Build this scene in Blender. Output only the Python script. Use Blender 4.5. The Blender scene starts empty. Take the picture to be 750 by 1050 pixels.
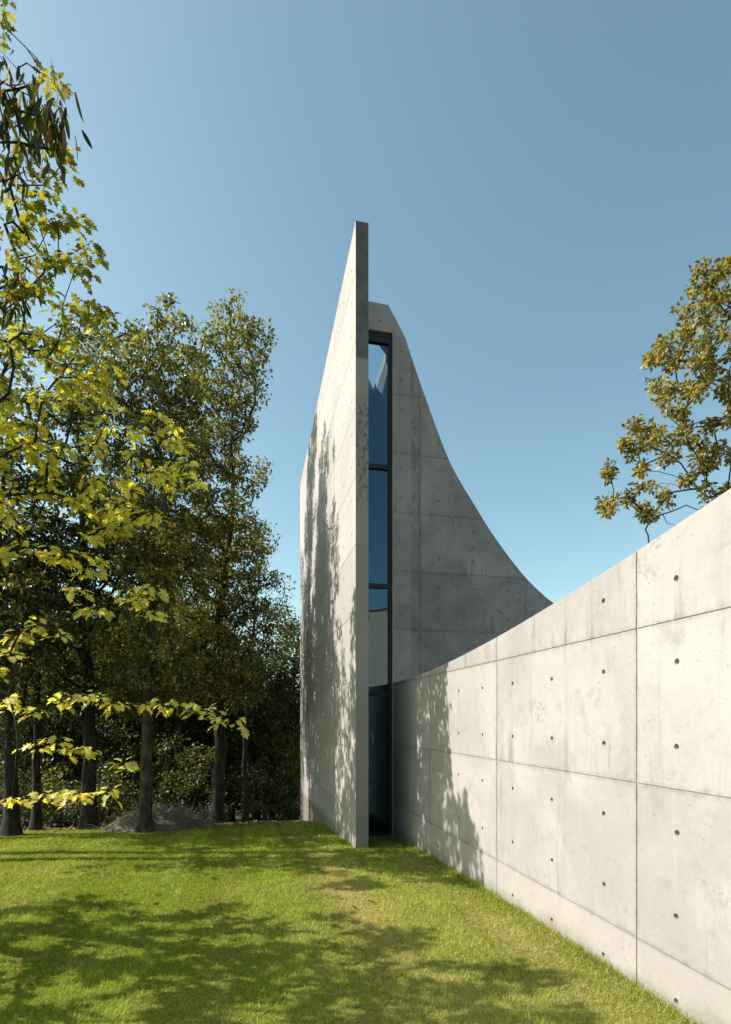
import bpy, bmesh, math, random
import numpy as np
from mathutils import Vector, Matrix

rng = np.random.default_rng(7)
random.seed(7)
scene = bpy.context.scene
COL = scene.collection

# ------------------------------------------------------------------ camera
EYE = 1.6
F = 560.0            # focal length in photo pixels (750 x 1050)
HX, HY = 375.0, 737.0
cam_d = bpy.data.cameras.new('camera')
cam = bpy.data.objects.new('camera', cam_d)
COL.objects.link(cam)
cam.location = (0, 0, EYE)
cam.rotation_euler = (math.radians(90), 0, 0)
cam_d.sensor_fit = 'VERTICAL'
cam_d.sensor_height = 36
cam_d.sensor_width = 36
cam_d.lens = F / 1050 * 36
cam_d.shift_y = (HY - 525) / 1050
cam_d.clip_end = 3000
scene.camera = cam

def W(x, y, d):
    """point at depth d (metres in front of the camera) seen at photo pixel x, y"""
    return np.array([(x - HX) / F * d, d, EYE - (y - HY) / F * d])

# building grid: a runs along u, b along v
TH = math.atan2(125, 560)
CU = np.array([math.cos(TH), math.sin(TH)])
CV = np.array([-math.sin(TH), math.cos(TH)])
def ab(x, y):
    return x * CU[0] + y * CU[1], x * CV[0] + y * CV[1]
def xy(a, b):
    return a * CU[0] + b * CV[0], a * CU[1] + b * CV[1]
def on_front(x, y, b):
    """pixel -> (a, height) on the plane of the chapel's end wall"""
    k = (x - HX) / F
    # X = a*cu0 + b*cv0 ; Y = a*cu1 + b*cv1 ; X = kY
    a = b * (k * CV[1] - CV[0]) / (CU[0] - k * CU[1])
    Y = a * CU[1] + b * CV[1]
    return a, EYE - (y - HY) / F * Y

# ------------------------------------------------------------------ light
SUN_EL = math.radians(40)
sun_h = np.array([-1.0, -0.01]); sun_h /= np.linalg.norm(sun_h)      # towards the sun, in plan
to_sun = Vector((sun_h[0] * math.cos(SUN_EL), sun_h[1] * math.cos(SUN_EL), math.sin(SUN_EL)))
sl = bpy.data.lights.new('sun', 'SUN')
sl.energy = 5.0
sl.angle = math.radians(0.4)
sl.color = (1.0, 0.955, 0.90)
so = bpy.data.objects.new('sun', sl)
COL.objects.link(so)
so.rotation_euler = to_sun.to_track_quat('Z', 'Y').to_euler()
so.location = (-20, 0, 20)

world = bpy.data.worlds.new('World')
scene.world = world
world.use_nodes = True
wn = world.node_tree
bg = wn.nodes['Background']
sky = wn.nodes.new('ShaderNodeTexSky')
sky.sky_type = 'NISHITA'
sky.sun_disc = False
sky.sun_elevation = SUN_EL
sky.sun_rotation = math.atan2(sun_h[0], sun_h[1])
sky.altitude = 300
sky.air_density = 1.0
sky.dust_density = 1.7
sky.ozone_density = 1.0
bg.inputs['Strength'].default_value = 0.15
grade = wn.nodes.new('ShaderNodeMix'); grade.data_type = 'RGBA'; grade.blend_type = 'MULTIPLY'
grade.inputs[0].default_value = 1.0
grade.inputs[7].default_value = (0.98, 1.085, 0.87, 1)      # colour tint multiplied over the sky, shifting its blue towards teal
wn.links.new(sky.outputs['Color'], grade.inputs[6])
wn.links.new(grade.outputs[2], bg.inputs['Color'])

scene.view_settings.view_transform = 'Standard'
scene.view_settings.look = 'None'
scene.view_settings.exposure = 0.63
scene.view_settings.gamma = 1
scene.view_settings.use_curve_mapping = False
scene.cycles.max_bounces = 8
scene.cycles.transparent_max_bounces = 8
scene.cycles.use_denoising = True

# ------------------------------------------------------------------ object helpers
def tag(o, label=None, cat=None, group=None, kind=None):
    if label: o['label'] = label
    if cat: o['category'] = cat
    if group: o['group'] = group
    if kind: o['kind'] = kind
    return o

def link(name, me, parent=None, mat=None):
    o = bpy.data.objects.new(name, me)
    COL.objects.link(o)
    if parent is not None: o.parent = parent
    if mat is not None:
        me.materials.clear(); me.materials.append(mat)
    return o

def empty(name, loc, rz=0.0):
    o = bpy.data.objects.new(name, None)
    COL.objects.link(o)
    o.location = loc
    o.rotation_euler = (0, 0, rz)
    o.empty_display_size = 0.3
    return o

def mesh_np(name, verts, tris=None, polys=None, smooth=False, tint=None):
    """verts (N,3); tris (M,3) array or polys list"""
    me = bpy.data.meshes.new(name)
    if tris is not None:
        verts = np.asarray(verts, dtype=np.float32); tris = np.asarray(tris, dtype=np.int32)
        k = tris.shape[1]
        me.vertices.add(len(verts)); me.vertices.foreach_set('co', verts.ravel())
        me.loops.add(tris.size); me.loops.foreach_set('vertex_index', tris.ravel())
        me.polygons.add(len(tris))
        me.polygons.foreach_set('loop_start', np.arange(0, tris.size, k, dtype=np.int32))
        if smooth: me.polygons.foreach_set('use_smooth', np.ones(len(tris), dtype=bool))
        me.update(calc_edges=True)
    else:
        me.from_pydata([tuple(v) for v in verts], [], polys)
        if smooth:
            me.polygons.foreach_set('use_smooth', np.ones(len(me.polygons), dtype=bool))
    if tint is not None:
        at = me.attributes.new('tint', 'FLOAT_COLOR', 'POINT')
        t = np.ones((len(verts), 4), dtype=np.float32); t[:, :3] = tint
        at.data.foreach_set('color', t.ravel())
    return me

def box_bm(bm, x0, x1, y0, y1, z0, z1):
    vs = [bm.verts.new(p) for p in ((x0,y0,z0),(x1,y0,z0),(x1,y1,z0),(x0,y1,z0),(x0,y0,z1),(x1,y0,z1),(x1,y1,z1),(x0,y1,z1))]
    for f in ((3,2,1,0),(4,5,6,7),(0,1,5,4),(1,2,6,5),(2,3,7,6),(3,0,4,7)):
        bm.faces.new([vs[i] for i in f])

def prism_bm(bm, pts, axis, c0, c1):
    """closed outline pts (s, z) extruded along the other horizontal axis from c0 to c1; axis = axis of s"""
    def P(s, z, c): return (s, c, z) if axis == 'x' else (c, s, z)
    A = [bm.verts.new(P(s, z, c0)) for s, z in pts]
    B = [bm.verts.new(P(s, z, c1)) for s, z in pts]
    n = len(pts)
    bm.faces.new(A); bm.faces.new(B[::-1])
    for i in range(n):
        j = (i + 1) % n
        bm.faces.new((A[j], A[i], B[i], B[j]))
    bmesh.ops.recalc_face_normals(bm, faces=bm.faces)

def bm_mesh(bm, name):
    me = bpy.data.meshes.new(name)
    bmesh.ops.recalc_face_normals(bm, faces=bm.faces)
    bm.to_mesh(me); bm.free()
    return me

def cyl_bm(bm, c, axis, r0, r1, d0, d1, n=12):
    """tapered plug along axis ('x' or 'y') between d0 and d1, centred at c=(s, z)"""
    A, B = [], []
    for i in range(n):
        t = 2 * math.pi * i / n
        for lst, r, d in ((A, r0, d0), (B, r1, d1)):
            s = c[0] + r * math.cos(t); z = c[1] + r * math.sin(t)
            lst.append(bm.verts.new((d, s, z) if axis == 'x' else (s, d, z)))
    bm.faces.new(A); bm.faces.new(B[::-1])
    for i in range(n):
        j = (i + 1) % n
        bm.faces.new((A[j], A[i], B[i], B[j]))

def carve(me, cutters):
    """boolean differences, evaluated to a new mesh"""
    o = bpy.data.objects.new('carving', me); COL.objects.link(o)
    tmp = []
    for cm in cutters:
        c = bpy.data.objects.new('cutter', cm); COL.objects.link(c); tmp.append(c)
        m = o.modifiers.new('cut', 'BOOLEAN'); m.operation = 'DIFFERENCE'; m.solver = 'EXACT'; m.object = c
    dg = bpy.context.evaluated_depsgraph_get(); dg.update()
    res = bpy.data.meshes.new_from_object(o.evaluated_get(dg))
    for c in tmp:
        m = c.data; bpy.data.objects.remove(c); bpy.data.meshes.remove(m)
    bpy.data.objects.remove(o); bpy.data.meshes.remove(me)
    return res

# ------------------------------------------------------------------ numpy noise
_perm = np.random.default_rng(3).random((256, 256))
def vnoise(x, y):
    xi = np.floor(x).astype(int); yi = np.floor(y).astype(int)
    fx = x - xi; fy = y - yi
    fx = fx * fx * (3 - 2 * fx); fy = fy * fy * (3 - 2 * fy)
    g = lambda i, j: _perm[i & 255, j & 255]
    return (g(xi, yi) * (1 - fx) + g(xi + 1, yi) * fx) * (1 - fy) + (g(xi, yi + 1) * (1 - fx) + g(xi + 1, yi + 1) * fx) * fy

# ------------------------------------------------------------------ materials
class NT:
    def __init__(s, name):
        s.m = bpy.data.materials.new(name); s.m.use_nodes = True
        s.t = s.m.node_tree; s.t.nodes.clear()
        s.out = s.t.nodes.new('ShaderNodeOutputMaterial')
    def n(s, typ, **kw):
        nd = s.t.nodes.new(typ)
        for k, v in kw.items(): setattr(nd, k, v)
        return nd
    def l(s, a, b): s.t.links.new(a, b)
    def put(s, sock, v):
        if hasattr(v, 'is_output'): s.l(v, sock)
        else: sock.default_value = v
    def math(s, op, a, b=0.0, c=0.0, clamp=False):
        nd = s.n('ShaderNodeMath', operation=op, use_clamp=clamp)
        s.put(nd.inputs[0], a); s.put(nd.inputs[1], b); s.put(nd.inputs[2], c)
        return nd.outputs[0]
    def noise(s, vec, scale, detail=4, rough=0.55, dist=0.0):
        nd = s.n('ShaderNodeTexNoise')
        s.l(vec, nd.inputs['Vector']); nd.inputs['Scale'].default_value = scale
        nd.inputs['Detail'].default_value = detail; nd.inputs['Roughness'].default_value = rough
        nd.inputs['Distortion'].default_value = dist
        return nd.outputs['Fac']
    def mapr(s, v, a, b, c=0.0, d=1.0, smooth=True):
        nd = s.n('ShaderNodeMapRange', interpolation_type='SMOOTHSTEP' if smooth else 'LINEAR')
        s.put(nd.inputs[0], v)
        for i, q in enumerate((a, b, c, d)): nd.inputs[i + 1].default_value = q
        return nd.outputs[0]
    def mix(s, f, a, b, blend='MIX'):
        nd = s.n('ShaderNodeMix', data_type='RGBA', blend_type=blend)
        s.put(nd.inputs[0], f); s.put(nd.inputs[6], a); s.put(nd.inputs[7], b)
        return nd.outputs[2]
    def scalev(s, vec, sc):
        nd = s.n('ShaderNodeVectorMath', operation='MULTIPLY')
        s.l(vec, nd.inputs[0]); nd.inputs[1].default_value = sc
        return nd.outputs[0]

def rgb(r, g, b): return (r, g, b, 1.0)

def concrete(name, axis, off, zoff, base=(0.44, 0.415, 0.375), dark=(0.30, 0.285, 0.26), rough_band=None, stain=1.0, plinth=None, endface=False, dirt=None):
    N = NT(name)
    tc = N.n('ShaderNodeTexCoord'); P = tc.outputs['Object']
    sep = N.n('ShaderNodeSeparateXYZ'); N.l(P, sep.inputs[0])
    s = sep.outputs[0] if axis == 'x' else sep.outputs[1]
    z = sep.outputs[2]
    ps = N.math('DIVIDE', N.math('SUBTRACT', s, off), 1.8)
    pz = N.math('DIVIDE', N.math('SUBTRACT', z, zoff), 0.9)
    def dist(p, size):
        fr = N.math('FRACT', N.math('ADD', p, 0.5))
        return N.math('MULTIPLY', N.math('ABSOLUTE', N.math('SUBTRACT', fr, 0.5)), size)
    ds, dz = dist(ps, 1.8), dist(pz, 0.9)
    # formwork panels take up the pour a little differently
    cmb = N.n('ShaderNodeCombineXYZ'); N.l(N.math('FLOOR', ps), cmb.inputs[0]); N.l(N.math('FLOOR', pz), cmb.inputs[1])
    wn_ = N.n('ShaderNodeTexWhiteNoise', noise_dimensions='3D'); N.l(cmb.outputs[0], wn_.inputs['Vector'])
    panel = wn_.outputs['Value']
    big = N.noise(P, 0.9, 5, 0.6, 0.6)
    mid = N.noise(P, 5.0, 6, 0.65, 0.4)
    fine = N.noise(P, 70.0, 3, 0.6)
    streak = N.noise(N.scalev(P, (9.0, 9.0, 0.55)), 1.0, 5, 0.7, 0.3)
    c = N.mix(N.mapr(big, 0.35, 0.68), rgb(*dark), rgb(*base))
    c = N.mix(0.35, c, rgb(*base))
    cl = N.mapr(N.noise(N.scalev(P, (1, 1, 0.6)), 2.2, 7, 0.72, 1.2), 0.50, 0.66)
    c = N.mix(N.math('MULTIPLY', cl, 0.20 * stain), c, rgb(*dark))
    c = N.mix(N.math('MULTIPLY', N.mapr(mid, 0.5, 0.75), 0.35 * stain), c, rgb(dark[0] * 0.9, dark[1] * 0.9, dark[2] * 0.92))
    c = N.mix(N.math('MULTIPLY', N.mapr(streak, 0.56, 0.80), 0.55 * stain), c, rgb(dark[0] * 0.75, dark[1] * 0.75, dark[2] * 0.77))
    c = N.mix(N.math('MULTIPLY', N.mapr(streak, 0.42, 0.25), 0.35), c, rgb(base[0] * 1.12, base[1] * 1.12, base[2] * 1.13))
    tone = N.math('ADD', 0.89, N.math('MULTIPLY', panel, 0.19))
    tone = N.math('MULTIPLY', tone, N.math('ADD', 0.80, N.math('ADD', N.math('MULTIPLY', fine, 0.20), N.math('MULTIPLY', N.noise(P, 24.0, 4, 0.7), 0.20))))
    # grime that collects along the joints, broken up
    jn = N.mapr(N.noise(P, 14.0, 4, 0.7), 0.35, 0.7)
    dj = N.math('MINIMUM', ds, dz)
    line = N.mapr(dj, 0.006, 0.035, 1.0, 0.0)
    core = N.mapr(dj, 0.002, 0.007, 1.0, 0.0)
    grime = N.math('MAXIMUM', N.math('MULTIPLY', N.math('MULTIPLY', line, jn), 0.24 * stain), N.math('MULTIPLY', core, 0.22))
    # darker wash just above each horizontal joint
    fz = N.math('FRACT', pz)
    wash = N.math('MULTIPLY', N.mapr(fz, 0.0, 0.45, 1.0, 0.0), N.math('MULTIPLY', N.mapr(streak, 0.45, 0.7), N.mapr(big, 0.45, 0.62)))
    c = N.mix(N.math('MULTIPLY', wash, 0.55 * stain), c, rgb(dark[0] * 0.7, dark[1] * 0.69, dark[2] * 0.66))
    c = N.mix(grime, c, rgb(0.10, 0.097, 0.09))
    # air bubbles
    vor = N.n('ShaderNodeTexVoronoi', feature='F1'); N.l(P, vor.inputs['Vector']); vor.inputs['Scale'].default_value = 9.0
    sc_ = N.n('ShaderNodeSeparateColor'); N.l(vor.outputs['Color'], sc_.inputs[0])
    pit = N.math('LESS_THAN', vor.outputs['Distance'], N.math('MULTIPLY', N.mapr(sc_.outputs[0], 0.45, 1.0), 0.055))
    c = N.mix(N.math('MULTIPLY', pit, 0.6), c, rgb(0.12, 0.115, 0.105))
    vor2 = N.n('ShaderNodeTexVoronoi', feature='F1'); N.l(P, vor2.inputs['Vector']); vor2.inputs['Scale'].default_value = 24.0
    sc2 = N.n('ShaderNodeSeparateColor'); N.l(vor2.outputs['Color'], sc2.inputs[0])
    pit2 = N.math('LESS_THAN', vor2.outputs['Distance'], N.math('MULTIPLY', N.mapr(sc2.outputs[0], 0.72, 1.0), 0.13))
    c = N.mix(N.math('MULTIPLY', pit2, N.mapr(sc2.outputs[1], 0.0, 1.0, 0.2, 0.7)), c, rgb(0.13, 0.122, 0.11))
    pitch_ = N.math('MAXIMUM', pit, pit2)
    # scuffed patches of exposed aggregate
    sm = N.math('MULTIPLY', N.mapr(N.noise(P, 1.7, 3, 0.6), 0.60, 0.72), N.mapr(N.noise(P, 30, 4, 0.8), 0.50, 0.62))
    c = N.mix(N.math('MULTIPLY', sm, 0.5 * stain), c, rgb(0.17, 0.165, 0.155))
    if rough_band:
        b0, b1 = rough_band
        m = N.math('MULTIPLY', N.mapr(s, b0 - 0.01, b0 + 0.015), N.mapr(s, b1 - 0.015, b1 + 0.01, 1.0, 0.0))
        rn = N.mapr(N.noise(N.scalev(P, (1, 1, 0.5)), 26, 5, 0.8), 0.42, 0.62)
        zo = N.mapr(N.noise(P, 1.3, 3, 0.6), 0.38, 0.55)
        c = N.mix(N.math('MULTIPLY', N.math('MULTIPLY', m, rn), N.math('MULTIPLY', zo, 0.6)), c, rgb(0.10, 0.10, 0.095))
        c = N.mix(N.math('MULTIPLY', N.mapr(s, b0, b0 - 0.01), 0.35), c, rgb(base[0]*1.1, base[1]*1.1, base[2]*1.1))
    if plinth is not None:
        pl = N.mapr(N.math('ADD', z, N.math('MULTIPLY', mid, 0.02)), plinth - 0.004, plinth + 0.004, 1.0, 0.0)
        c = N.mix(N.math('MULTIPLY', pl, 0.40), c, rgb(0.45, 0.40, 0.37))
    if dirt is not None:
        dn = N.math('ADD', N.math('ADD', N.math('SUBTRACT', z, 0.0), N.math('MULTIPLY', sep.outputs[1], 0.028)), N.math('MULTIPLY', N.math('SUBTRACT', N.noise(P, 4.0, 5, 0.7), 0.5), 0.30))
        c = N.mix(N.math('MULTIPLY', N.mapr(dn, dirt + 0.14, dirt - 0.05), 0.7), c, rgb(0.16, 0.145, 0.09))
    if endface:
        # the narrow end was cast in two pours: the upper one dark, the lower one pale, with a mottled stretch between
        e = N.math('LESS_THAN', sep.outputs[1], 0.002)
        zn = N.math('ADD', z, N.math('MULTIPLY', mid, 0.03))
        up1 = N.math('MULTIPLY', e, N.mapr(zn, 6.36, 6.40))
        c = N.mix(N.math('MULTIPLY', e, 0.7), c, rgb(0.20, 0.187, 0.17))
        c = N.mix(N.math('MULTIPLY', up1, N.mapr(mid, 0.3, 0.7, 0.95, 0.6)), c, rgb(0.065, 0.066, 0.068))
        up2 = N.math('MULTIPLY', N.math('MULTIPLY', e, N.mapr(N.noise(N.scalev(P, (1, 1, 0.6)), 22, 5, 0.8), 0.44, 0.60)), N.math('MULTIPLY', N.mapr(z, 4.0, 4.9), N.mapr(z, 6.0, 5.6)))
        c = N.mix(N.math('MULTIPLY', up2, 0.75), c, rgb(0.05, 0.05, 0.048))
    mul = N.n('ShaderNodeVectorMath', operation='SCALE'); N.l(c, mul.inputs[0]); N.l(tone, mul.inputs['Scale'])
    bs = N.n('ShaderNodeBsdfPrincipled')
    N.l(mul.outputs[0], bs.inputs['Base Color'])
    N.l(N.mapr(mid, 0.2, 0.8, 0.62, 0.85), bs.inputs['Roughness'])
    bs.inputs['Specular IOR Level'].default_value = 0.3
    h = N.math('ADD', N.math('MULTIPLY', fine, 0.25), N.math('MULTIPLY', mid, 0.5))
    h = N.math('SUBTRACT', h, N.math('MULTIPLY', pitch_, 1.0))
    bp = N.n('ShaderNodeBump'); bp.inputs['Strength'].default_value = 0.35; bp.inputs['Distance'].default_value = 0.006
    N.l(h, bp.inputs['Height']); N.l(bp.outputs[0], bs.inputs['Normal'])
    N.l(bs.outputs[0], N.out.inputs[0])
    return N.m

def simple(name, col, rough=0.6, metal=0.0, var=0.2, scale=12.0, bump=0.2):
    N = NT(name)
    tc = N.n('ShaderNodeTexCoord')
    no = N.noise(tc.outputs['Object'], scale, 5, 0.6)
    c = N.mix(no, rgb(*[x * (1 - var) for x in col]), rgb(*[min(1, x * (1 + var)) for x in col]))
    bs = N.n('ShaderNodeBsdfPrincipled')
    N.l(c, bs.inputs['Base Color']); bs.inputs['Roughness'].default_value = rough; bs.inputs['Metallic'].default_value = metal
    if bump:
        bp = N.n('ShaderNodeBump'); bp.inputs['Strength'].default_value = bump; bp.inputs['Distance'].default_value = 0.01
        N.l(no, bp.inputs['Height']); N.l(bp.outputs[0], bs.inputs['Normal'])
    N.l(bs.outputs[0], N.out.inputs[0])
    return N.m

def leaf_mat(name, trans=0.45, rough=0.5, spec=0.25):
    N = NT(name)
    at = N.n('ShaderNodeAttribute', attribute_name='tint')
    geo = N.n('ShaderNodeNewGeometry')
    back = N.mix(N.math('MULTIPLY', geo.outputs['Backfacing'], 0.35), at.outputs['Color'], rgb(0.16, 0.17, 0.09))
    bs = N.n('ShaderNodeBsdfPrincipled')
    N.l(back, bs.inputs['Base Color']); bs.inputs['Roughness'].default_value = rough
    bs.inputs['Specular IOR Level'].default_value = spec
    tr = N.n('ShaderNodeBsdfTranslucent')
    tcol = N.mix(1.0, at.outputs['Color'], rgb(1.25, 1.25, 0.5), 'MULTIPLY')
    N.l(tcol, tr.inputs['Color'])
    mx = N.n('ShaderNodeMixShader'); mx.inputs[0].default_value = trans
    N.l(bs.outputs[0], mx.inputs[1]); N.l(tr.outputs[0], mx.inputs[2]); N.l(mx.outputs[0], N.out.inputs[0])
    return N.m

def bark_mat(name, c0, c1, scale=9.0, lichen=0.0):
    N = NT(name)
    tc = N.n('ShaderNodeTexCoord'); P = tc.outputs['Object']
    st = N.noise(N.scalev(P, (1, 1, 0.22)), scale * 2.2, 6, 0.7, 0.5)
    bl = N.noise(P, scale * 0.35, 4, 0.6)
    c = N.mix(N.mapr(st, 0.35, 0.65), rgb(*c0), rgb(*c1))
    if lichen:
        c = N.mix(N.math('MULTIPLY', N.mapr(bl, 0.5, 0.62), lichen), c, rgb(0.20, 0.20, 0.17))
    bs = N.n('ShaderNodeBsdfPrincipled'); N.l(c, bs.inputs['Base Color']); bs.inputs['Roughness'].default_value = 0.9
    bs.inputs['Specular IOR Level'].default_value = 0.15
    bp = N.n('ShaderNodeBump'); bp.inputs['Strength'].default_value = 0.8; bp.inputs['Distance'].default_value = 0.03
    N.l(st, bp.inputs['Height']); N.l(bp.outputs[0], bs.inputs['Normal'])
    N.l(bs.outputs[0], N.out.inputs[0])
    return N.m

M_leaf = leaf_mat('leaf', 0.42, 0.42, 0.4)
M_leaf_gloss = leaf_mat('leaf_shiny', 0.4, 0.6, 0.12)
M_bark_dark = bark_mat('bark_dark', (0.018, 0.016, 0.013), (0.055, 0.048, 0.038))
M_bark_pale = bark_mat('bark_pale', (0.028, 0.024, 0.018), (0.09, 0.078, 0.055), 9.0, 0.3)
M_bark_mid = bark_mat('bark_grey', (0.017, 0.015, 0.012), (0.055, 0.047, 0.036), 9.0, 0.15)

# ------------------------------------------------------------------ terrain
_gy = np.array([-400, -60, -10, 0, 3, 5.2, 7.3, 9, 11, 14, 18, 24, 36, 60, 400.])
_gz = np.array([0.1, 0.1, 0.1, 0.09, 0.05, -0.03, -0.13, -0.27, -0.50, -1.05, -1.9, -3.0, -4.6, -6.0, -6.0])
_yy = np.linspace(-40, 80, 1201)
_zz = np.interp(_yy, _gy, _gz)
_k = np.exp(-0.5 * (np.arange(-25, 26) / 9.0) ** 2); _k /= _k.sum()
_zz = np.convolve(np.pad(_zz, 25, mode='edge'), _k, mode='valid')
def zg(x, y):
    x = np.asarray(x, dtype=float); y = np.asarray(y, dtype=float)
    z = np.interp(y, _yy, _zz)
    s = np.clip((y - 4.5) / 5.0, 0, 1); s = s * s * (3 - 2 * s)
    z = z - 0.028 * np.clip(-x - 1.5, 0, 9) * s
    z = z + 0.05 * (vnoise(x * 0.5 + 50, y * 0.5 + 50) - 0.5) * np.clip((y - 1) / 6, 0.25, 1)
    return z
def zg1(x, y): return float(zg(np.array([x]), np.array([y]))[0])

def grid_mesh(name, xs, ys, lift=0.0, keep=None):
    X, Y = np.meshgrid(xs, ys)
    V = np.stack([X.ravel(), Y.ravel(), zg(X.ravel(), Y.ravel()) + lift], 1)
    nx, ny = len(xs), len(ys)
    i, j = np.meshgrid(np.arange(nx - 1), np.arange(ny - 1))
    a = (j * nx + i).ravel()
    Q = np.stack([a, a + 1, a + nx + 1, a + nx], 1)
    if keep is not None:
        cx = V[Q, 0].mean(1); cy = V[Q, 1].mean(1)
        Q = Q[keep(cx, cy)]
        used = np.unique(Q); remap = np.zeros(len(V), int); remap[used] = np.arange(len(used))
        V = V[used]; Q = remap[Q]
    return mesh_np(name, V, Q, smooth=True)

def nonuni(lo, hi, n, far):
    core = np.linspace(lo, hi, n)
    g = np.geomspace(1, far, 18)
    return np.concatenate([lo - g[::-1], core, hi + g])

# forest floor
N = NT('forest_floor')
tc = N.n('ShaderNodeTexCoord'); P = tc.outputs['Object']
n1 = N.noise(P, 0.8, 5, 0.6); n2 = N.noise(P, 14, 6, 0.75); n3 = N.noise(P, 45, 3, 0.6)
c = N.mix(N.mapr(n2, 0.35, 0.7), rgb(0.035, 0.025, 0.015), rgb(0.16, 0.115, 0.065))
c = N.mix(N.mapr(n1, 0.5, 0.65), c, rgb(0.045, 0.065, 0.02))
c = N.mix(N.math('MULTIPLY', N.mapr(n3, 0.6, 0.7), 0.6), c, rgb(0.24, 0.18, 0.10))
bs = N.n('ShaderNodeBsdfPrincipled'); N.l(c, bs.inputs['Base Color']); bs.inputs['Roughness'].default_value = 0.95
bp = N.n('ShaderNodeBump'); bp.inputs['Distance'].default_value = 0.05; N.l(n2, bp.inputs['Height']); N.l(bp.outputs[0], bs.inputs['Normal'])
N.l(bs.outputs[0], N.out.inputs[0])
M_floor = N.m
g = link('ground', grid_mesh('ground', nonuni(-30, 30, 121, 600), nonuni(-15, 45, 121, 600)), None, M_floor)
tag(g, 'brown leaf covered soil of the wood sloping away behind the lawn', 'ground', kind='structure')

def lawn_edge(x):
    return 10.2 + 0.35 * np.sin(x * 0.9 + 1.0) + 0.2 * np.sin(x * 2.3) + np.where(x > -1.6, 1.5, 0.0)

def lawn_tone(x, y):
    """0..1 dryness of the turf, 0..1 of light stripes"""
    dry = vnoise(x * 0.55 + 9, y * 0.55 + 4) * 0.6 + vnoise(x * 1.7, y * 1.7 + 7) * 0.4
    a, b = ab(x, y)
    # worn strips running towards the chapel
    st = np.exp(-((a - 0.92) / 0.24) ** 2) * 0.85 + np.exp(-((a - 1.85) / 0.16) ** 2) * 0.6 + np.exp(-((a + 0.15) / 0.12) ** 2) * 0.25
    st = st * np.clip((vnoise(a * 3 + 3, b * 0.8) * 1.6 - 0.2), 0, 1)
    right = np.clip((x + 1.2) / 2.0, 0, 1) * 0.06
    return np.clip(dry - 0.42 + st + right, 0, 1)

N = NT('lawn_turf')
tc = N.n('ShaderNodeTexCoord'); P = tc.outputs['Object']
at = N.n('ShaderNodeAttribute', attribute_name='dry')
n1 = N.noise(P, 1.1, 5, 0.6); n2 = N.noise(P, 9, 6, 0.75); n3 = N.noise(P, 60, 4, 0.7)
c = N.mix(N.mapr(n3, 0.3, 0.7), rgb(0.06, 0.085, 0.010), rgb(0.28, 0.31, 0.03))
c = N.mix(N.math('MULTIPLY', N.mapr(n2, 0.4, 0.7), 0.5), c, rgb(0.19, 0.20, 0.035))
c = N.mix(at.outputs['Fac'], c, rgb(0.34, 0.28, 0.11))
bs = N.n('ShaderNodeBsdfPrincipled'); N.l(c, bs.inputs['Base Color']); bs.inputs['Roughness'].default_value = 0.9
bs.inputs['Specular IOR Level'].default_value = 0.1
bp = N.n('ShaderNodeBump'); bp.inputs['Distance'].default_value = 0.02; N.l(n3, bp.inputs['Height']); N.l(bp.outputs[0], bs.inputs['Normal'])
N.l(bs.outputs[0], N.out.inputs[0])
M_turf = N.m
lm = grid_mesh('lawn', np.arange(-14, 3.6, 0.1), np.arange(-6, 12.5, 0.1), 0.012,
               lambda x, y: (y < lawn_edge(x)) & (ab(x, y)[0] < 2.3) & ~((ab(x, y)[0] > 1.62) & (ab(x, y)[1] > 8.1)))
co = np.zeros(len(lm.vertices) * 3, dtype=np.float32); lm.vertices.foreach_get('co', co); co = co.reshape(-1, 3)
at_ = lm.attributes.new('dry', 'FLOAT', 'POINT'); at_.data.foreach_set('value', lawn_tone(co[:, 0], co[:, 1]).astype(np.float32) * 0.9)
lawn = link('lawn', lm, None, M_turf)
tag(lawn, 'mown green lawn with dry yellow strips beside the concrete wall', 'lawn', kind='structure')

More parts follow.
